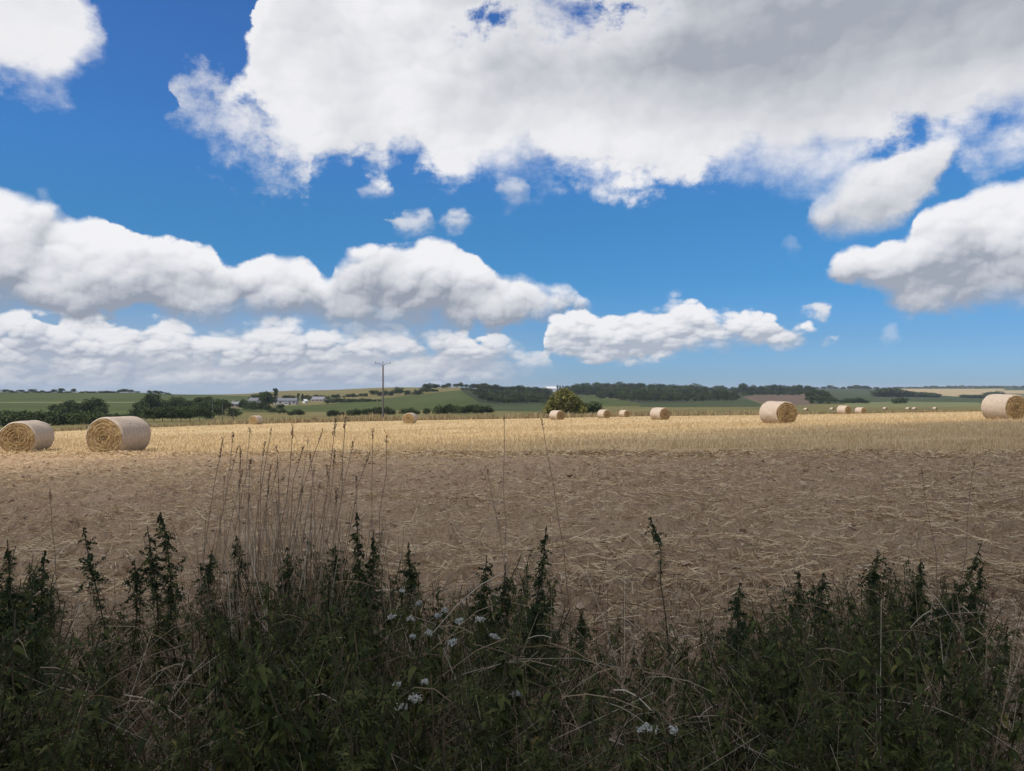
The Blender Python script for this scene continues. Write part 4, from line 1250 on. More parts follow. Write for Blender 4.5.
# straw strewn on the bare headland
b = Batch()
n = 230000
Y = np.where(rv.random(n) < 0.25, 14+16*rv.random(n), 2.6 + 19*rv.random(n)**1.4)
X = (rv.random(n)*2-1)*(Y*0.80+1.8)
patch = fbm(X*0.55, Y*0.9, 3, 91)
lanes = 0.55*np.exp(-((Y-head_y(X)+0.5)/0.9)**2) + np.exp(-((Y-(7.6+0.06*X))/1.6)**2)*0.22 + np.exp(-((Y-(11.5-0.03*X))/1.2)**2)*0.10 + np.exp(-((Y-4.6)/1.0)**2)*0.12
keep = (rv.random(n) < np.clip((patch-0.41+lanes+0.10*sstep(X, -3, 3))*3.0, 0.14, 1)) & (Y < head_y(X)+0.8)
X, Y = X[keep], Y[keep]; n = len(X)
a = rv.random(n)*np.pi*2
l = np.where(rv.random(n) < 0.75, 0.02+0.07*rv.random(n), 0.06+0.26*rv.random(n)**2)
z0 = ground_z(X, Y)
dx, dy = np.cos(a)*l, np.sin(a)*l
tilt = rv.normal(0, 0.20, n)*l + np.where(rv.random(n) < 0.12, 0.5*l, 0)
P = np.zeros((n, 3, 3))
pile = rv.random(n)
patch, lanes = patch[keep], lanes[keep]
for k, t in enumerate((-0.5, 0.0, 0.5)):
    P[:, k, 0] = X+dx*t; P[:, k, 1] = Y+dy*t
    P[:, k, 2] = np.maximum(z0+0.012+tilt*t+0.01*rv.random(n)+np.clip(patch-0.5+lanes*0.5, 0, 0.3)*0.16*pile, ground_z(X+dx*t, Y+dy*t)+0.006)
nrm = np.stack([-np.sin(a), np.cos(a), np.zeros(n)], -1)*0.75 + np.array([0, 0, 0.6])
nrm /= np.linalg.norm(nrm, axis=1, keepdims=True)
b.ribbons(P, np.repeat((0.0020+0.0018*rv.random(n)+0.00024*Y)[:, None], 3, 1), nrm)
tag(b.build('scattered_straw', M_LITTER), 'loose straw scattered over the bare soil', 'straw', kind='stuff')

b2 = Batch()
n = 52000
X = (rv.random(n)*2-1)*24.0
Y = head_y(X) - 0.75 + rv.normal(0, 0.75, n)
keep = (np.abs(X) < Y*0.74+1.2) & (rv.random(n) < np.clip((fbm(X*0.7, Y*1.5, 3, 57)-0.2)*2.2, 0.1, 1))
X, Y = X[keep], Y[keep]; n = len(X)
a = rv.random(n)*np.pi*2; l = 0.03+0.16*rv.random(n)
z0 = ground_z(X, Y)
D = np.stack([np.cos(a)*l, np.sin(a)*l, rv.normal(0, 0.25, n)*l], -1)
P = np.stack([np.stack([X, Y, z0+0.02+0.03*rv.random(n)], -1)+D*t for t in (-0.5, 0.5)], 1)
nrm = np.stack([-np.sin(a), np.cos(a), np.full(n, 0.8)], -1); nrm /= np.linalg.norm(nrm, axis=1, keepdims=True)
b2.ribbons(P, np.repeat((0.008+0.008*rv.random(n))[:, None], 2, 1), nrm)
tag(b2.build('straw_strip', M_LITTER), 'pale strip of loose straw along the front of the stubble', 'straw', kind='stuff')
# clods and stones of the broken ground
b = Batch()
n = 16000
Y = 2.8 + 19*rv.random(n)**1.3
X = (rv.random(n)*2-1)*(Y*0.74+1.2)
keep = (Y < head_y(X)) & (rv.random(n) < np.clip((fbm(X*0.9, Y*0.7, 3, 131)-0.3)*2.6, 0.08, 1))
X, Y = X[keep], Y[keep]; n = len(X)
OCT_V = np.array([[1, 0, 0], [0.31, 0.95, 0], [-0.81, 0.59, 0], [-0.81, -0.59, 0], [0.31, -0.95, 0], [0.1, 0.05, 0.62], [0, 0, -0.5]])
OCT_Q = np.array([[0, 1, 5, 5], [1, 2, 5, 5], [2, 3, 5, 5], [3, 4, 5, 5], [4, 0, 5, 5], [1, 0, 6, 6], [2, 1, 6, 6], [3, 2, 6, 6], [4, 3, 6, 6], [0, 4, 6, 6]])
s3 = (0.010+0.030*rv.random(n)**3)[:, None]*(0.6+0.8*rv.random((n, 3)))*(0.7+Y*0.035)[:, None]
up_ = np.array([0, 0, 1.0])+rv.normal(0, 0.3, (n, 3))
fw_ = rv.normal(size=(n, 3)); fw_[:, 2] *= 0.3
b.stamp(OCT_V, OCT_Q, rot_basis(fw_, up_), np.stack([X, Y, ground_z(X, Y)+0.2*s3[:, 2]], -1), s3)
M_CLOD = material('earth_clods', lambda N, g, o: N.mix(island(N), (0.25, 0.16, 0.095), (0.50, 0.37, 0.25)), 0.95, None, 0.1)
tag(b.build('earth_clods', M_CLOD), 'small clods of dry earth on the bare headland', 'clods', kind='stuff')

# dry grass along the far edge of the field
b = Batch()
n = 46000
px = rv.uniform(-120, 1150, n)
t = rv.random(n)
E = np.interp(px, EDGE_PX, EDGE_Y)
Y = E*(1.0+0.16*t)
X = (px-512)/F*Y
dn = fbm(px*0.035, t*3, 3, 15)
keep = rv.random(n) < np.clip((dn-0.30)*3, 0.10, 1)
X, Y, px, dn = X[keep], Y[keep], px[keep], dn[keep]; n = len(X)
tall = np.interp(px, [0, 120, 200, 300, 420, 520, 620, 700, 735, 780, 1024], [0.4, 0.7, 1.0, 1.5, 1.4, 1.2, 1.5, 2.0, 2.0, 1.1, 1.0])
h = 0.85*tall*(0.2+0.8*rv.random(n)**1.5)*(0.1+1.7*fbm(px*0.07, Y*0.05, 4, 19, 0.6))
P, W, sd_ = blades(n, X, Y, h, 0.05+0.10*rv.random(n), 0.5, rv, zfun=base_z)
b.ribbons(P, W, sd_)
tag(b.build('field_edge_grass', M_REED), 'tall dry brown grass along the far edge of the field', 'grass', kind='stuff')

# ---------------------------------------------------------------- leaves and plants of the verge
def leaf_template(kind):
    """unit leaf along +y, upper side +z"""
    if kind == 'nettle':
        ys = [0.0, 0.16, 0.42, 0.72, 1.0]; ws = [0.02, 0.17, 0.20, 0.11, 0.0]; zs = [0, 0.03, 0.02, -0.07, -0.22]
    elif kind == 'lance':
        ys = [0.0, 0.25, 0.55, 0.8, 1.0]; ws = [0.02, 0.10, 0.13, 0.08, 0.0]; zs = [0, 0.04, 0.03, -0.04, -0.12]
    V = []
    for y, w, z in zip(ys, ws, zs):
        V += [[-w, y, z+w*0.35], [0, y, z], [w, y, z+w*0.35]]
    Q = []
    for i in range(len(ys)-1):
        a = i*3
        Q += [[a, a+1, a+4, a+3], [a+1, a+2, a+5, a+4]]
    return np.array(V), np.array(Q)
NET_V, NET_Q = leaf_template('nettle')
LAN_V, LAN_Q = leaf_template('lance')
def lobed_template():
    """deeply cut leaf: five narrow leaflets along a rib"""
    b = Batch()
    for (y, ang, l) in ((0.2, 1.0, 0.42), (0.2, -1.0, 0.42), (0.5, 0.85, 0.42), (0.5, -0.85, 0.42), (0.62, 0.0, 0.5), (0.05, 0.0, 0.65)):
        c, s_ = math.cos(ang), math.sin(ang)
        V = LAN_V[[1, 6, 7, 8, 13]]*l
        V = np.stack([V[:, 0]*c+V[:, 1]*s_, -V[:, 0]*s_+V[:, 1]*c+y, V[:, 2]], -1)
        b.add(V, np.array([[0, 2, 1, 1], [0, 3, 2, 2], [1, 2, 4, 4], [2, 3, 4, 4]]))
    return b.arrays()
LOB_V, LOB_Q = lobed_template()

def stem_curve(rg, p, h, lean, k=8):
    a = rg.uniform(0, 2*np.pi)
    t = np.linspace(0, 1, k)
    d = np.array([math.cos(a), math.sin(a), 0])*lean*h if not isinstance(lean, (tuple, np.ndarray)) else np.array([lean[0], lean[1], 0.0])
    P = np.array(p)[None] + d[None]*(t**1.8)[:, None] + np.array([0, 0, h])[None]*t[:, None]
    P[1:-1] += rg.normal(size=(k-2, 3))*0.008
    return P
def put_leaves(b, rg, P, t0, t1, n, size, TV, TQ, droop=0.35, taper=0.5):
    t = t0+(t1-t0)*rg.random(n)
    k = len(P)-1
    pos = np.stack([np.interp(t*k, range(k+1), P[:, j]) for j in range(3)], -1)
    a = rg.random(n)*2*np.pi
    f = np.stack([np.cos(a), np.sin(a), -droop+rg.normal(0, 0.35, n)], -1)
    u = np.stack([np.cos(a)*0.3, np.sin(a)*0.3, np.ones(n)], -1)+rg.normal(0, 0.25, (n, 3))
    s = size*(0.55+0.7*rg.random(n))*(1-taper*np.clip((t-t0)/(t1-t0+1e-6), 0, 1))
    b.stamp(TV, TQ, rot_basis(f, u), pos, s)
def weed_parts(rg, p, h, lean, spike, leafiness=1.0, nettle=False):
    """a tall weed: (stem batch, leaves batch, spike batch)"""
    P = stem_curve(rg, p, h, lean)
    bs, bl, bk = Batch(), Batch(), Batch()
    bs.tubes(P[None], np.linspace(0.0034, 0.0014, len(P))[None], 5)
    if nettle:
        put_leaves(bl, rg, P, 0.08, 0.99, int(85*leafiness*h/0.6), 0.050, NET_V, NET_Q, 0.45)
    else:
        put_leaves(bl, rg, P, 0.05, 0.95, int(85*leafiness*h/0.6), 0.060, LOB_V, LOB_Q, 0.35)
    if spike > 0:
        n = int(6000*spike)
        t0 = 1-spike/h
        k = len(P)-1
        # short side sprigs carry the buds: dense tassels rather than one cone
        ns = int(120*spike)+8
        ts = t0+(1-t0)*rg.random(ns)**1.15
        us = (ts-t0)/(1-t0)
        root = np.stack([np.interp(ts*k, range(k+1), P[:, j]) for j in range(3)], -1)
        a = rg.random(ns)*2*np.pi
        out = np.stack([np.cos(a), np.sin(a), rg.normal(0.1, 0.7, ns)], -1)*(0.042*(1-us)**0.7+0.004)[:, None]*(0.4+1.1*rg.random(ns))[:, None]
        w = rg.integers(0, ns, n)
        v = rg.random(n)
        pos = root[w]+out[w]*v[:, None]+rg.normal(0, 0.0035, (n, 3))*(1.15-us[w])[:, None] - np.array([0, 0, 0.012])*(v**2)[:, None]
        f = rg.normal(size=(n, 3)) + out[w]/0.03 - np.array([0, 0, 0.5])
        bk.stamp(LEAFQ_V, LEAFQ_Q, rot_basis(f, rg.normal(size=(n, 3))), pos, (0.005+0.007*rg.random(n))*(1-0.45*us[w]))
        put_leaves(bk, rg, P, max(0.1, t0-0.15), 0.97, int(150*spike/0.25), 0.034, LOB_V, LOB_Q, 0.45, 0.6)
    return bs, bl, bk

def contour(px):
    """row reached by the bulk of the weeds in each compass column"""
    return np.interp(px, [-200, 0, 40, 90, 150, 200, 250, 290, 330, 365, 400, 450, 490, 520, 545, 580, 640, 700, 735, 790, 850, 900, 950, 975, 1000, 1030, 1300],
                         [548, 546, 580, 612, 606, 592, 562, 552, 548, 545, 590, 592, 572, 568, 585, 630, 628, 628, 612, 596, 582, 574, 572, 592, 622, 640, 640])
def greenness(px, row):
    g = np.interp(px, [-200, 30, 70, 110, 190, 230, 400, 430, 470, 490, 540, 575, 690, 720, 940, 985, 1200], [0.95, 0.95, 0.52, 0.48, 0.6, 1.0, 1.0, 0.58, 0.48, 0.9, 0.88, 0.55, 0.58, 1.0, 1.0, 0.36, 0.3])
    return g
# the low tangle of nettles and mugwort covers the verge: one mass
bst, blf = Batch(), Batch()
cnt = 0
for i in range(2650):
    Yp = 1.25 + 2.4*rv.random()**1.1
    px = rv.uniform(-660, 1690)
    g = greenness(px, 0)
    if rv.random() > g:
        continue
    Xp = (px-512)/F*Yp
    zg = gz(Xp, Yp)
    row = contour(px) + rv.exponential(20) + 2 + (2.6-Yp)*np.clip(26, 0, 60)
    if Yp < 1.6: row += 40
    h = zof(row, Yp)-zg
    h = min(h, 0.30+0.5*rv.random()) if Yp > 2.2 else min(h, 0.85)
    if h < 0.12:
        continue
    s_, l_, _ = weed_parts(rv, (Xp, Yp, zg-0.02), h, 0.22, 0, 0.85+0.5*rv.random(), nettle=rv.random() < 0.35)
    bst.add(*s_.arrays()); blf.add(*l_.arrays())
    cnt += 1
print('undergrowth plants', cnt)
tag(blf.build('nettle_undergrowth', M_WEED), 'dark tangle of nettle and mugwort leaves filling the verge', 'undergrowth', kind='stuff')
tag(bst.build('undergrowth_stems', M_STEM), 'thin brown stems inside the dark undergrowth', 'undergrowth', kind='stuff')

# dead grass woven through the weeds
b = Batch()
n = 92000
Y = 1.3 + 3.3*rv.random(n)**1.0
px = rv.uniform(-600, 1630, n)
X = (px-512)/F*Y
g = greenness(px, 0)
far_fringe = Y > 2.9
keep = rv.random(n) < np.where(far_fringe, 0.75, np.clip(1.3-g, 0.28, 1))
X, Y, px, g = X[keep], Y[keep], px[keep], g[keep]; n = len(X)
zg = ground_z(X, Y)
row = contour(px) - 12 + rv.exponential(40, n) + np.clip(2.6-Y, 0, 2)*30
h = np.clip(zof(row, Y)-zg, 0.10, 0.80)*(0.55+0.6*rv.random(n))
h = np.where(Y > 3.0, np.minimum(h, 0.10+0.24*rv.random(n)*(4.8-Y)/1.8), h)
P, W, sd_ = blades(n, X, Y, h, (0.0006+0.0009*rv.random(n))*np.maximum(Y, 1.4), 0.85, rv, seg=5, droop=0.40)
b.ribbons(P, W, sd_)
# flattened straws lying across the weeds at all angles
n = 4200
Y = 1.4 + 3.0*rv.random(n); px = rv.uniform(-200, 1220, n); X = (px-512)/F*Y
zg = ground_z(X, Y)
row = contour(px) + 5 + rv.random(n)*150
keep = rv.random(n) < np.clip(1.25-greenness(px, 0), 0.22, 1)
X, Y, zg, row, px = X[keep], Y[keep], zg[keep], row[keep], px[keep]; n = len(X)
zc = np.clip(zof(row, Y), zg+0.05, zg+0.65)
a = rv.random(n)*2*np.pi; el = rv.normal(0, 0.55, n); l = 0.05+0.26*rv.random(n)**1.5
d = np.stack([np.cos(a)*np.cos(el), np.sin(a)*np.cos(el)*0.6, np.sin(el)], -1)*l[:, None]
P = np.stack([np.stack([X, Y, zc], -1)+d*t+np.array([0, 0, -0.18])*((2*t)**2*l)[:, None]*0.5 for t in (-0.5, -0.2, 0.15, 0.5)], 1)
P[..., 2] = np.maximum(P[..., 2], zg[:, None]+0.02)
b.ribbons(P, np.repeat(((0.0008+0.0005*rv.random(n))*np.maximum(Y, 1.5))[:, None], 4, 1), np.stack([np.zeros(n), rv.normal(0, 0.5, n), np.ones(n)], -1)/1.1)
# pale single straws, upright or leaning, all over the verge and thickest where the green thins
n = 7400
Y = 1.35 + 2.4*rv.random(n); px = rv.uniform(-520, 1560, n); X = (px-512)/F*Y
zg = ground_z(X, Y)
keep = rv.random(n) < np.clip(1.35-greenness(px, 0), 0.35, 1)
X, Y, zg, px = X[keep], Y[keep], zg[keep], px[keep]; n = len(X)
row = contour(px) - 25 + 130*rv.random(n)
h = np.clip(zof(row, Y)-zg, 0.12, 0.75)
P, W, sd_ = blades(n, X, Y, h, (0.00085+0.0006*rv.random(n))*np.maximum(Y, 1.4), 1.0, rv, seg=4, droop=0.3)
b3 = Batch(); b3.ribbons(P, W, sd_)
M_PALE_STRAW = material('pale_straw', lambda N, g, o: N.ramp(island(N), [(0.0, (0.24, 0.17, 0.10)), (0.6, (0.42, 0.325, 0.205)), (1.0, (0.66, 0.56, 0.40))]), 0.75, None, 0.2, 0.2)
tag(b3.build('pale_straws', M_PALE_STRAW), 'thin pale straws standing and leaning among the weeds', 'straw', kind='stuff')
tag(b.build('dead_grass', M_DRY), 'dead brown grass tangled through the weeds', 'grass', kind='stuff')

# ---- weeds that stand out one by one: (column, distance, top row, lean in px at top, spike m, label)
SPIKES = [
 (12, 1.9, 541, -6, 0.20, 'thick dark weed spike at the left edge of the photo, broad at its top'),
 (30, 1.75, 552, 6, 0.16, 'shorter dark weed spike just right of the one at the left edge'),
 (118, 2.3, 528, -24, 0.14, 'nodding leafy weed leaning left on a bare brown stem, left of the twin spikes'),
 (128, 2.25, 562, 2, 0.09, 'small leafy weed tip between the nodding weed and the twin spikes'),
 (160, 2.2, 527, -10, 0.16, 'left one of the twin dark weed spikes, shorter'),
 (180, 2.2, 513, -14, 0.22, 'right one of the twin dark weed spikes, taller, leaning left'),
 (205, 2.3, 552, 3, 0.09, 'small dark weed tip right of the twin spikes'),
 (237, 2.4, 536, -2, 0.11, 'narrow dark weed spike among the tall dry grass, first left of the tallest spike'),
 (290, 2.3, 549, -3, 0.10, 'dark weed spike inside the tall dry grass midway to the tallest spike'),
 (334, 2.4, 545, 0, 0.10, 'slim dark weed spike close on the left of the tallest spike'),
 (352, 2.0, 514, 2, 0.30, 'tallest and thickest dark weed spike, left of the photo centre'),
 (366, 2.05, 532, 4, 0.22, 'second dark spike pressed against the right side of the tallest spike'),
 (411, 2.5, 543, -2, 0.13, 'slender dark weed spike between the tallest spike and the white flowers'),
 (480, 2.2, 556, 4, 0.15, 'greenish leafy weed left of the leaning centre spike'),
 (499, 2.2, 566, 4, 0.12, 'greenish leafy weed nearest to the leaning centre spike'),
 (526, 2.1, 527, 13, 0.26, 'dark weed spike in the photo centre leaning right with a curved tip'),
 (672, 2.6, 518, -13, 0.06, 'thin weed stalk with a tiny leaf tuft, alone over the soil right of centre'),
 (578, 2.4, 612, 3, 0.08, 'short dark weed tip in the straw between the centre spike and the thin stalk'),
 (745, 2.1, 584, -2, 0.16, 'pointed leafy weed at the left end of the right green thicket'),
 (806, 2.3, 572, -3, 0.10, 'leafy weed tip on the left shoulder of the right green thicket'),
 (832, 2.3, 574, -4, 0.10, 'leafy weed tip next right on the shoulder of the right green thicket'),
 (868, 2.4, 551, 8, 0.10, 'dark leafy sprig standing clear above the right green thicket'),
 (925, 2.35, 543, 38, 0.24, 'longest weed spike of the right thicket, leaning far right'),
 (905, 2.3, 560, 12, 0.16, 'weed spike half hidden behind the longest one of the right thicket'),
 (952, 2.3, 566, 22, 0.14, 'lowest weed spike at the right end of the right thicket, leaning right'),
]
for (px, Y, top, lean, spk, lab) in SPIKES:
    X0 = (px-512)/F*Y
    zg = gz(X0, Y)
    h = zof(top, Y)-zg
    rg = np.random.default_rng(int(px*7+top))
    e = empty('tall_weed', (X0, Y, zg))
    tag(e, lab, 'weed', 'tall weeds standing out of the verge')
    dx = lean/F*Y
    bare = 'bare brown stem' in lab or 'thin weed stalk' in lab
    s_, l_, k_ = weed_parts(rg, (0, 0, -0.03), h+0.03, (dx*1.6, 0.02), spk*1.15, 0.25 if bare else 1.3, False)
    s_.build('stem', M_STEM, e, True)
    l_.build('leaves', M_WEED, e)
    k_.build('leafy_spike', M_SPIKE, e)

# ---- tall dry grass stalks left of centre, each with a seed head
def grass_stalk(rg, h, dx, dy, head, droop=0.3):
    k = 9
    t = np.linspace(0, 1, k)
    P = np.stack([dx*t**1.9, dy*t**1.9, h*t], -1) + np.concatenate([np.zeros((1, 3)), rg.normal(0, 0.004, (k-1, 3))])
    bs, bh = Batch(), Batch()
    bs.tubes(P[None], np.linspace(0.0019, 0.0010, k)[None], 4)
    n = int(30*head/0.05)
    t0 = 1-head/h
    tt = t0+(1-t0)*rg.random(n)
    pos = np.stack([np.interp(tt*(k-1), range(k), P[:, j]) for j in range(3)], -1)
    a = rg.random(n)*2*np.pi
    f = np.stack([np.cos(a)*0.5, np.sin(a)*0.5, np.ones(n)], -1)
    bh.stamp(LAN_V[[0, 3, 6, 12, 8, 5, 2, 7]], np.array([[0, 1, 2, 3], [6, 5, 4, 3]]), rot_basis(f, rg.normal(size=(n, 3))), pos+rg.normal(0, 0.002, (n, 3)), 0.005+0.006*rg.random(n))
    return bs, bh, P
M_STALK = material('dry_stalk', lambda N, g, o: N.mix(objrand(N), (0.24, 0.155, 0.095), (0.40, 0.28, 0.175)), 0.8, None, 0.2)
M_HEAD = material('seed_head', lambda N, g, o: N.mix(island(N), (0.10, 0.055, 0.034), (0.22, 0.135, 0.08)), 0.85, None, 0.1)
STALKS = []
for px, top in ((219, 441), (226, 431), (232, 447), (236, 452), (246, 461), (251, 427), (256, 459), (262, 441), (266, 430), (282, 446), (297, 424), (303, 447), (309, 440), (317, 451), (323, 429), (331, 420), (338, 449), (346, 418), (352, 443), (376, 430), (371, 452), (241, 470), (272, 468), (287, 462), (312, 468), (327, 466), (343, 470), (222, 478), (358, 476), (300, 482), (265, 486), (278, 480), (318, 486), (335, 488), (250, 492)):
    STALKS.append((px, top, 'G'))
for px, top, lab in ((66, 486, 'lone thin dry stalk on the left, right above the nodding weed'), (390, 437, 'thin dry stalk with drooping head, rightmost of the tall stalks'),
                     (487, 470, 'thin upright dry stalk over the soil, left of the photo centre line'),
                     (505, 418, 'thin dry stalk reaching up to the bright stubble, just left of the centre spike'), (541, 420, 'thin dry stalk curving right near the photo centre, over the stubble'),
                     (925, 470, 'left one of two thin pale stalks over the soil at right'), (972, 460, 'right one of two thin pale stalks over the soil at right')):
    STALKS.append((px, top, lab))
protos = []
for i, (px, top, lab) in enumerate(STALKS):
    rg = np.random.default_rng(900+i)
    Y = rg.uniform(2.3, 3.1)
    X0 = (px-512)/F*Y + rg.normal(0, 0.03)
    xt = (px-512)/F*Y
    zg = gz(X0, Y)
    h = zof(top, Y)-zg
    dx = rg.normal(0.05, 0.07) if lab == 'G' else rg.normal(0, 0.05)
    s_, h_, P = grass_stalk(rg, h, dx, rg.normal(0, 0.05), 0.018+0.045*rg.random())
    e = empty('dry_grass_stalk', (xt-dx, Y, zg))
    if lab == 'G':
        tag(e, 'thin brown grass stalk with a seed head in the tall stand left of centre', 'grass stalk', 'tall dry grass stalks left of centre')
    else:
        tag(e, lab, 'grass stalk')
    s_.build('stalk', M_STALK, e, True)
    h_.build('seed_head', M_HEAD, e)
# the fine stalks between them cannot be counted
b = Batch()
n = 560
px = np.concatenate([rv.normal(290, 58, n-170), rv.uniform(-100, 1120, 170)])
Y = rv.uniform(2.2, 3.4, n); X = (px-512)/F*Y
zg = ground_z(X, Y)
row = np.where(np.arange(n) < n-170, 470+rv.random(n)*90+np.abs(px-290)*0.35, 540+rv.random(n)*80)
h = np.clip(zof(row, Y)-zg, 0.1, 1.1)
P, W, sd_ = blades(n, X, Y, h, np.full(n, 0.0028), 0.30, rv, seg=6, droop=0.1)
b.ribbons(P, W, sd_)
tag(b.build('fine_dry_grass', M_DRY), 'fine dry grass standing between the taller stalks', 'grass', kind='stuff')
# pale arching stalks at the right edge
for px, Y, top, dxp, lab in ((968, 1.5, 596, 22, 'thick pale grass stalk leaning right, first from the right thicket'), (985, 1.45, 604, 30, 'thick pale grass stalk leaning right, second from the right thicket'), (962, 1.6, 640, 6, 'short pale grass stalk upright beside the leaning stalks on the right')):
    rg = np.random.default_rng(int(px))
    X0 = (px-512)/F*Y; zg = gz(X0, Y)
    s_, h_, P = grass_stalk(rg, zof(top, Y)-zg, dxp/F*Y*1.8, 0.05, 0.05)
    e = empty('dry_grass_stalk', (X0, Y, zg))
    tag(e, lab, 'grass stalk')
    e.scale = (1, 1, 1)
    s_.build('stalk', M_DRY, e, True); h_.build('seed_head', M_HEAD, e)

# ---- yarrow: white flower heads among the weeds
YARROW = [(392, 618, 1.9, .030), (410, 620, 1.95, .024), (429, 633, 1.9, .026), (413, 637, 1.9, .02), (402, 592, 2.1, .016), (419, 604, 2.1, .022), (438, 617, 1.9, .020), (445, 611, 1.9, .018), (460, 622, 1.85, .030), (481, 620, 1.85, .030), (494, 637, 1.85, .026), (453, 643, 1.8, .034), (397, 685, 1.6, .024), (414, 698, 1.55, .034), (402, 707, 1.55, .026), (517, 695, 1.6, .026), (648, 728, 1.5, .044), (672, 731, 1.5, .022), (425, 683, 1.6, .016)]
LABS = ['white flower head, leftmost in the upper band of flowers', 'dim white flower head second from the left in the upper band', 'grey-white flower head below and between others, middle of the upper band', 'small flower head just under the second one of the upper band',
        'tiny flower bud highest on the left of the flower patch', 'faint slanted flower head second highest on the left', 'dull flower head between the left flowers and the bright pair', 'small pale flower head touching the dull one on its upper right',
        'bright white flower head, left one of the bright pair', 'bright white flower head, right one of the bright pair', 'white flower head lower right of the bright pair', 'wide double flower head below the bright pair',
        'small white flower low in the dark weeds, left of the lower cluster', 'largest white flower head of the lower cluster', 'elongated white flower head under the lower cluster',
        'single white flower head by itself low in the photo centre', 'largest white flower head near the bottom right of centre', 'small white flower head right beside the largest one at bottom', 'tiny white fleck of flower right of the lower cluster']
for (px, row, Y, r), lab in zip(YARROW, LABS):
    r *= 0.35
    Y -= 0.12
    rg = np.random.default_rng(int(px*3+row))
    X0 = (px-512)/F*Y; zg = gz(X0, Y); zt = zof(row, Y)
    h = zt-zg
    e = empty('yarrow', (X0, Y, zg))
    tag(e, lab, 'flower', 'white flowers in the verge')
    P = stem_curve(rg, (0, 0, -0.02), h+0.01, (0.0, 0.0), 7)
    b = Batch(); b.tubes(P[None], np.linspace(0.0018, 0.0009, 7)[None], 5)
    tips = []
    for q in range(11):
        a = rg.uniform(0, 6.28); rr = r*math.sqrt(rg.random())
        tip = np.array([math.cos(a)*rr, math.sin(a)*rr*0.9, h+0.003-rr*rr*22+rg.normal(0, .0015)])
        tips.append(tip)
        Pb = P[-1]-np.array([0, 0, 0.022])
        b.tubes(np.array([[Pb, (Pb+tip)/2+np.array([0, 0, -0.003]), tip]]), np.array([[0.0008, 0.0006, 0.0006]]), 4)
    put_leaves(b, rg, P, 0.1, 0.8, 10, 0.07, LOB_V, LOB_Q, 0.0)
    b.build('stem', M_WEED, e)
    b = Batch()
    for tip in tips:
        m = 9
        pos = tip + rg.normal(0, 1, (m, 3))*np.array([r*0.2, r*0.2, 0.002])
        f = rg.normal(size=(m, 3)); f[:, 2] *= 0.2
        b.stamp(LEAFQ_V, LEAFQ_Q, rot_basis(f, np.array([0, -0.45, 1.0])+rg.normal(0, 0.35, (m, 3))), pos, 0.0035+0.003*rg.random(m))
    b.build('flower_head', M_PETAL, e)
# ------------------------------------------------------------------ sun, and an unseen cloud added to shade the verge
sd = bpy.data.lights.new('sun', 'SUN')
sd.energy = 4.2
sd.angle = math.radians(0.53)
sd.color = (1.0, 0.93, 0.82)
sun = link('sun', sd)
sun.rotation_euler = SUN_DIR.to_track_quat('Z', 'Y').to_euler()
sun.location = (0, 0, 60)

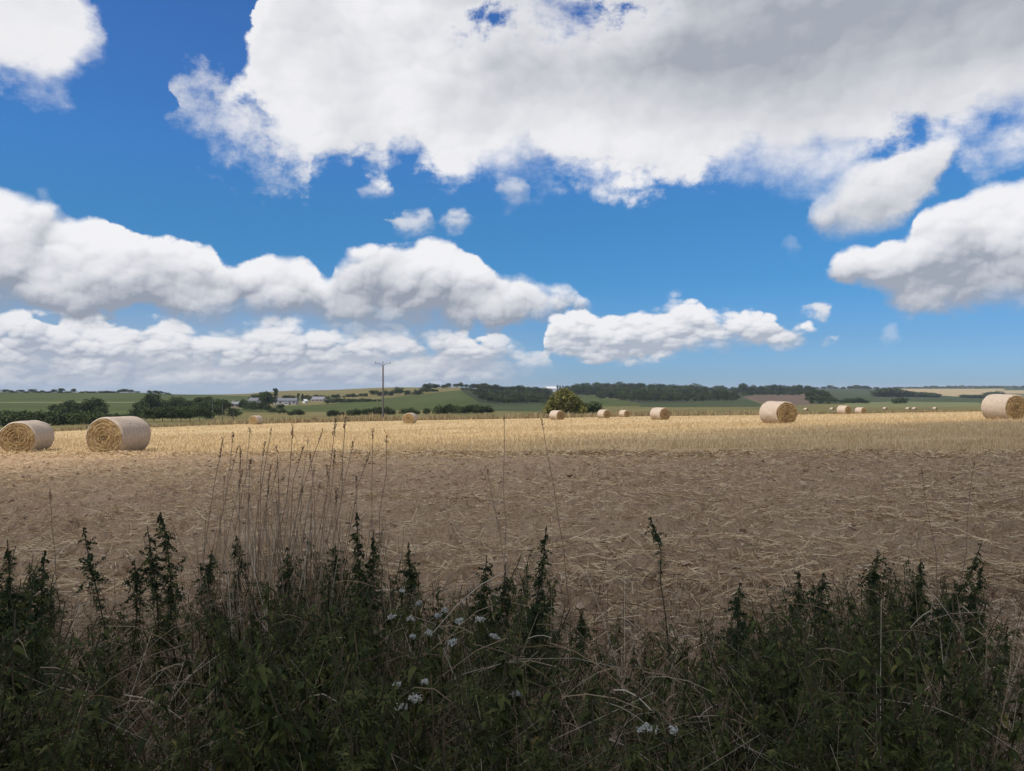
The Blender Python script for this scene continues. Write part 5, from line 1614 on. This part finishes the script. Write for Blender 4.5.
def build_shade_cloud():
    """an unseen bank of vapour added between the sun and the verge: its shadow covers the foreground, thinning towards the field"""
    H = 420.0
    off = SUN_DIR*(H/SUN_DIR.z)
    nx, ny = 110, 80
    xs = np.linspace(-150, 170, nx); ys = np.linspace(-70, 150, ny)
    GX, GY = np.meshgrid(xs, ys, indexing='ij')
    edge = 34.0 + 0.80*np.minimum(GX, 6.0) + (fbm(GX*0.05, GY*0.05, 3, 50)-0.5)*8  # rim of the added cloud, shaped for where its shadow should end
    t = np.clip((edge-GY)/30.0, 0, 1)                      # thicker away from the rim
    side = np.clip(np.minimum(GX+150, 170-GX)/40, 0, 1)*np.clip((GY+70)/30, 0, 1)
    T = 66*np.minimum(t, 1.0)*side*(0.75+0.5*fbm(GX*0.03, GY*0.03, 4, 60))
    top = H + T*0.75 + 0.05
    bot = H - T*0.25 - 0.05
    def P(Z): return np.stack([GX+off.x, GY+off.y, Z], -1).reshape(-1, 3)
    V = np.concatenate([P(top), P(bot)])
    i = np.arange(nx-1)[:, None]*ny + np.arange(ny-1)[None, :]
    up = np.stack([i, i+ny, i+ny+1, i+1], -1).reshape(-1, 4)
    n0 = nx*ny
    dn = up[:, ::-1] + n0
    rim = [k for k in range(0, n0, ny)][:0]
    loop = [a*ny for a in range(nx)] + [(nx-1)*ny+b for b in range(1, ny)] + [a*ny+ny-1 for a in range(nx-2, -1, -1)] + [b for b in range(ny-2, 0, -1)]
    wall = np.array([[loop[(k+1) % len(loop)], loop[k], loop[k]+n0, loop[(k+1) % len(loop)]+n0] for k in range(len(loop))])
    m = bpy.data.materials.new('shade_cloud_vapour')
    m.use_nodes = True
    t_ = m.node_tree
    t_.nodes.clear()
    out = t_.nodes.new('ShaderNodeOutputMaterial')
    v = t_.nodes.new('ShaderNodeVolumePrincipled')
    v.inputs['Color'].default_value = (0.95, 0.95, 0.96, 1)
    v.inputs['Density'].default_value = 0.030
    v.inputs['Anisotropy'].default_value = 0.6
    t_.links.new(v.outputs[0], out.inputs['Volume'])
    o = link('shade_cloud', mesh_np('shade_cloud', V, np.concatenate([up, dn, wall]), True), m)
    tag(o, kind='structure')
build_shade_cloud()

def build_haze():
    b = Batch()
    lo, hi = -60.0, 46.0
    x0, x1, y0, y1 = -16000.0, 16000.0, -400.0, 15500.0
    V = np.array([[x0,y0,lo],[x1,y0,lo],[x1,y1,lo],[x0,y1,lo],[x0,y0,hi],[x1,y0,hi],[x1,y1,hi],[x0,y1,hi]])
    b.add(V, np.array([[0,3,2,1],[4,5,6,7],[0,1,5,4],[1,2,6,5],[2,3,7,6],[3,0,4,7]]))
    m = bpy.data.materials.new('summer_haze')
    m.use_nodes = True
    t_ = m.node_tree
    t_.nodes.clear()
    out = t_.nodes.new('ShaderNodeOutputMaterial')
    v = t_.nodes.new('ShaderNodeVolumePrincipled')
    v.inputs['Color'].default_value = (0.72, 0.85, 1.0, 1)
    v.inputs['Density'].default_value = 0.00008
    t_.links.new(v.outputs[0], out.inputs['Volume'])
    tag(b.build('haze', m), kind='stuff')
build_haze()
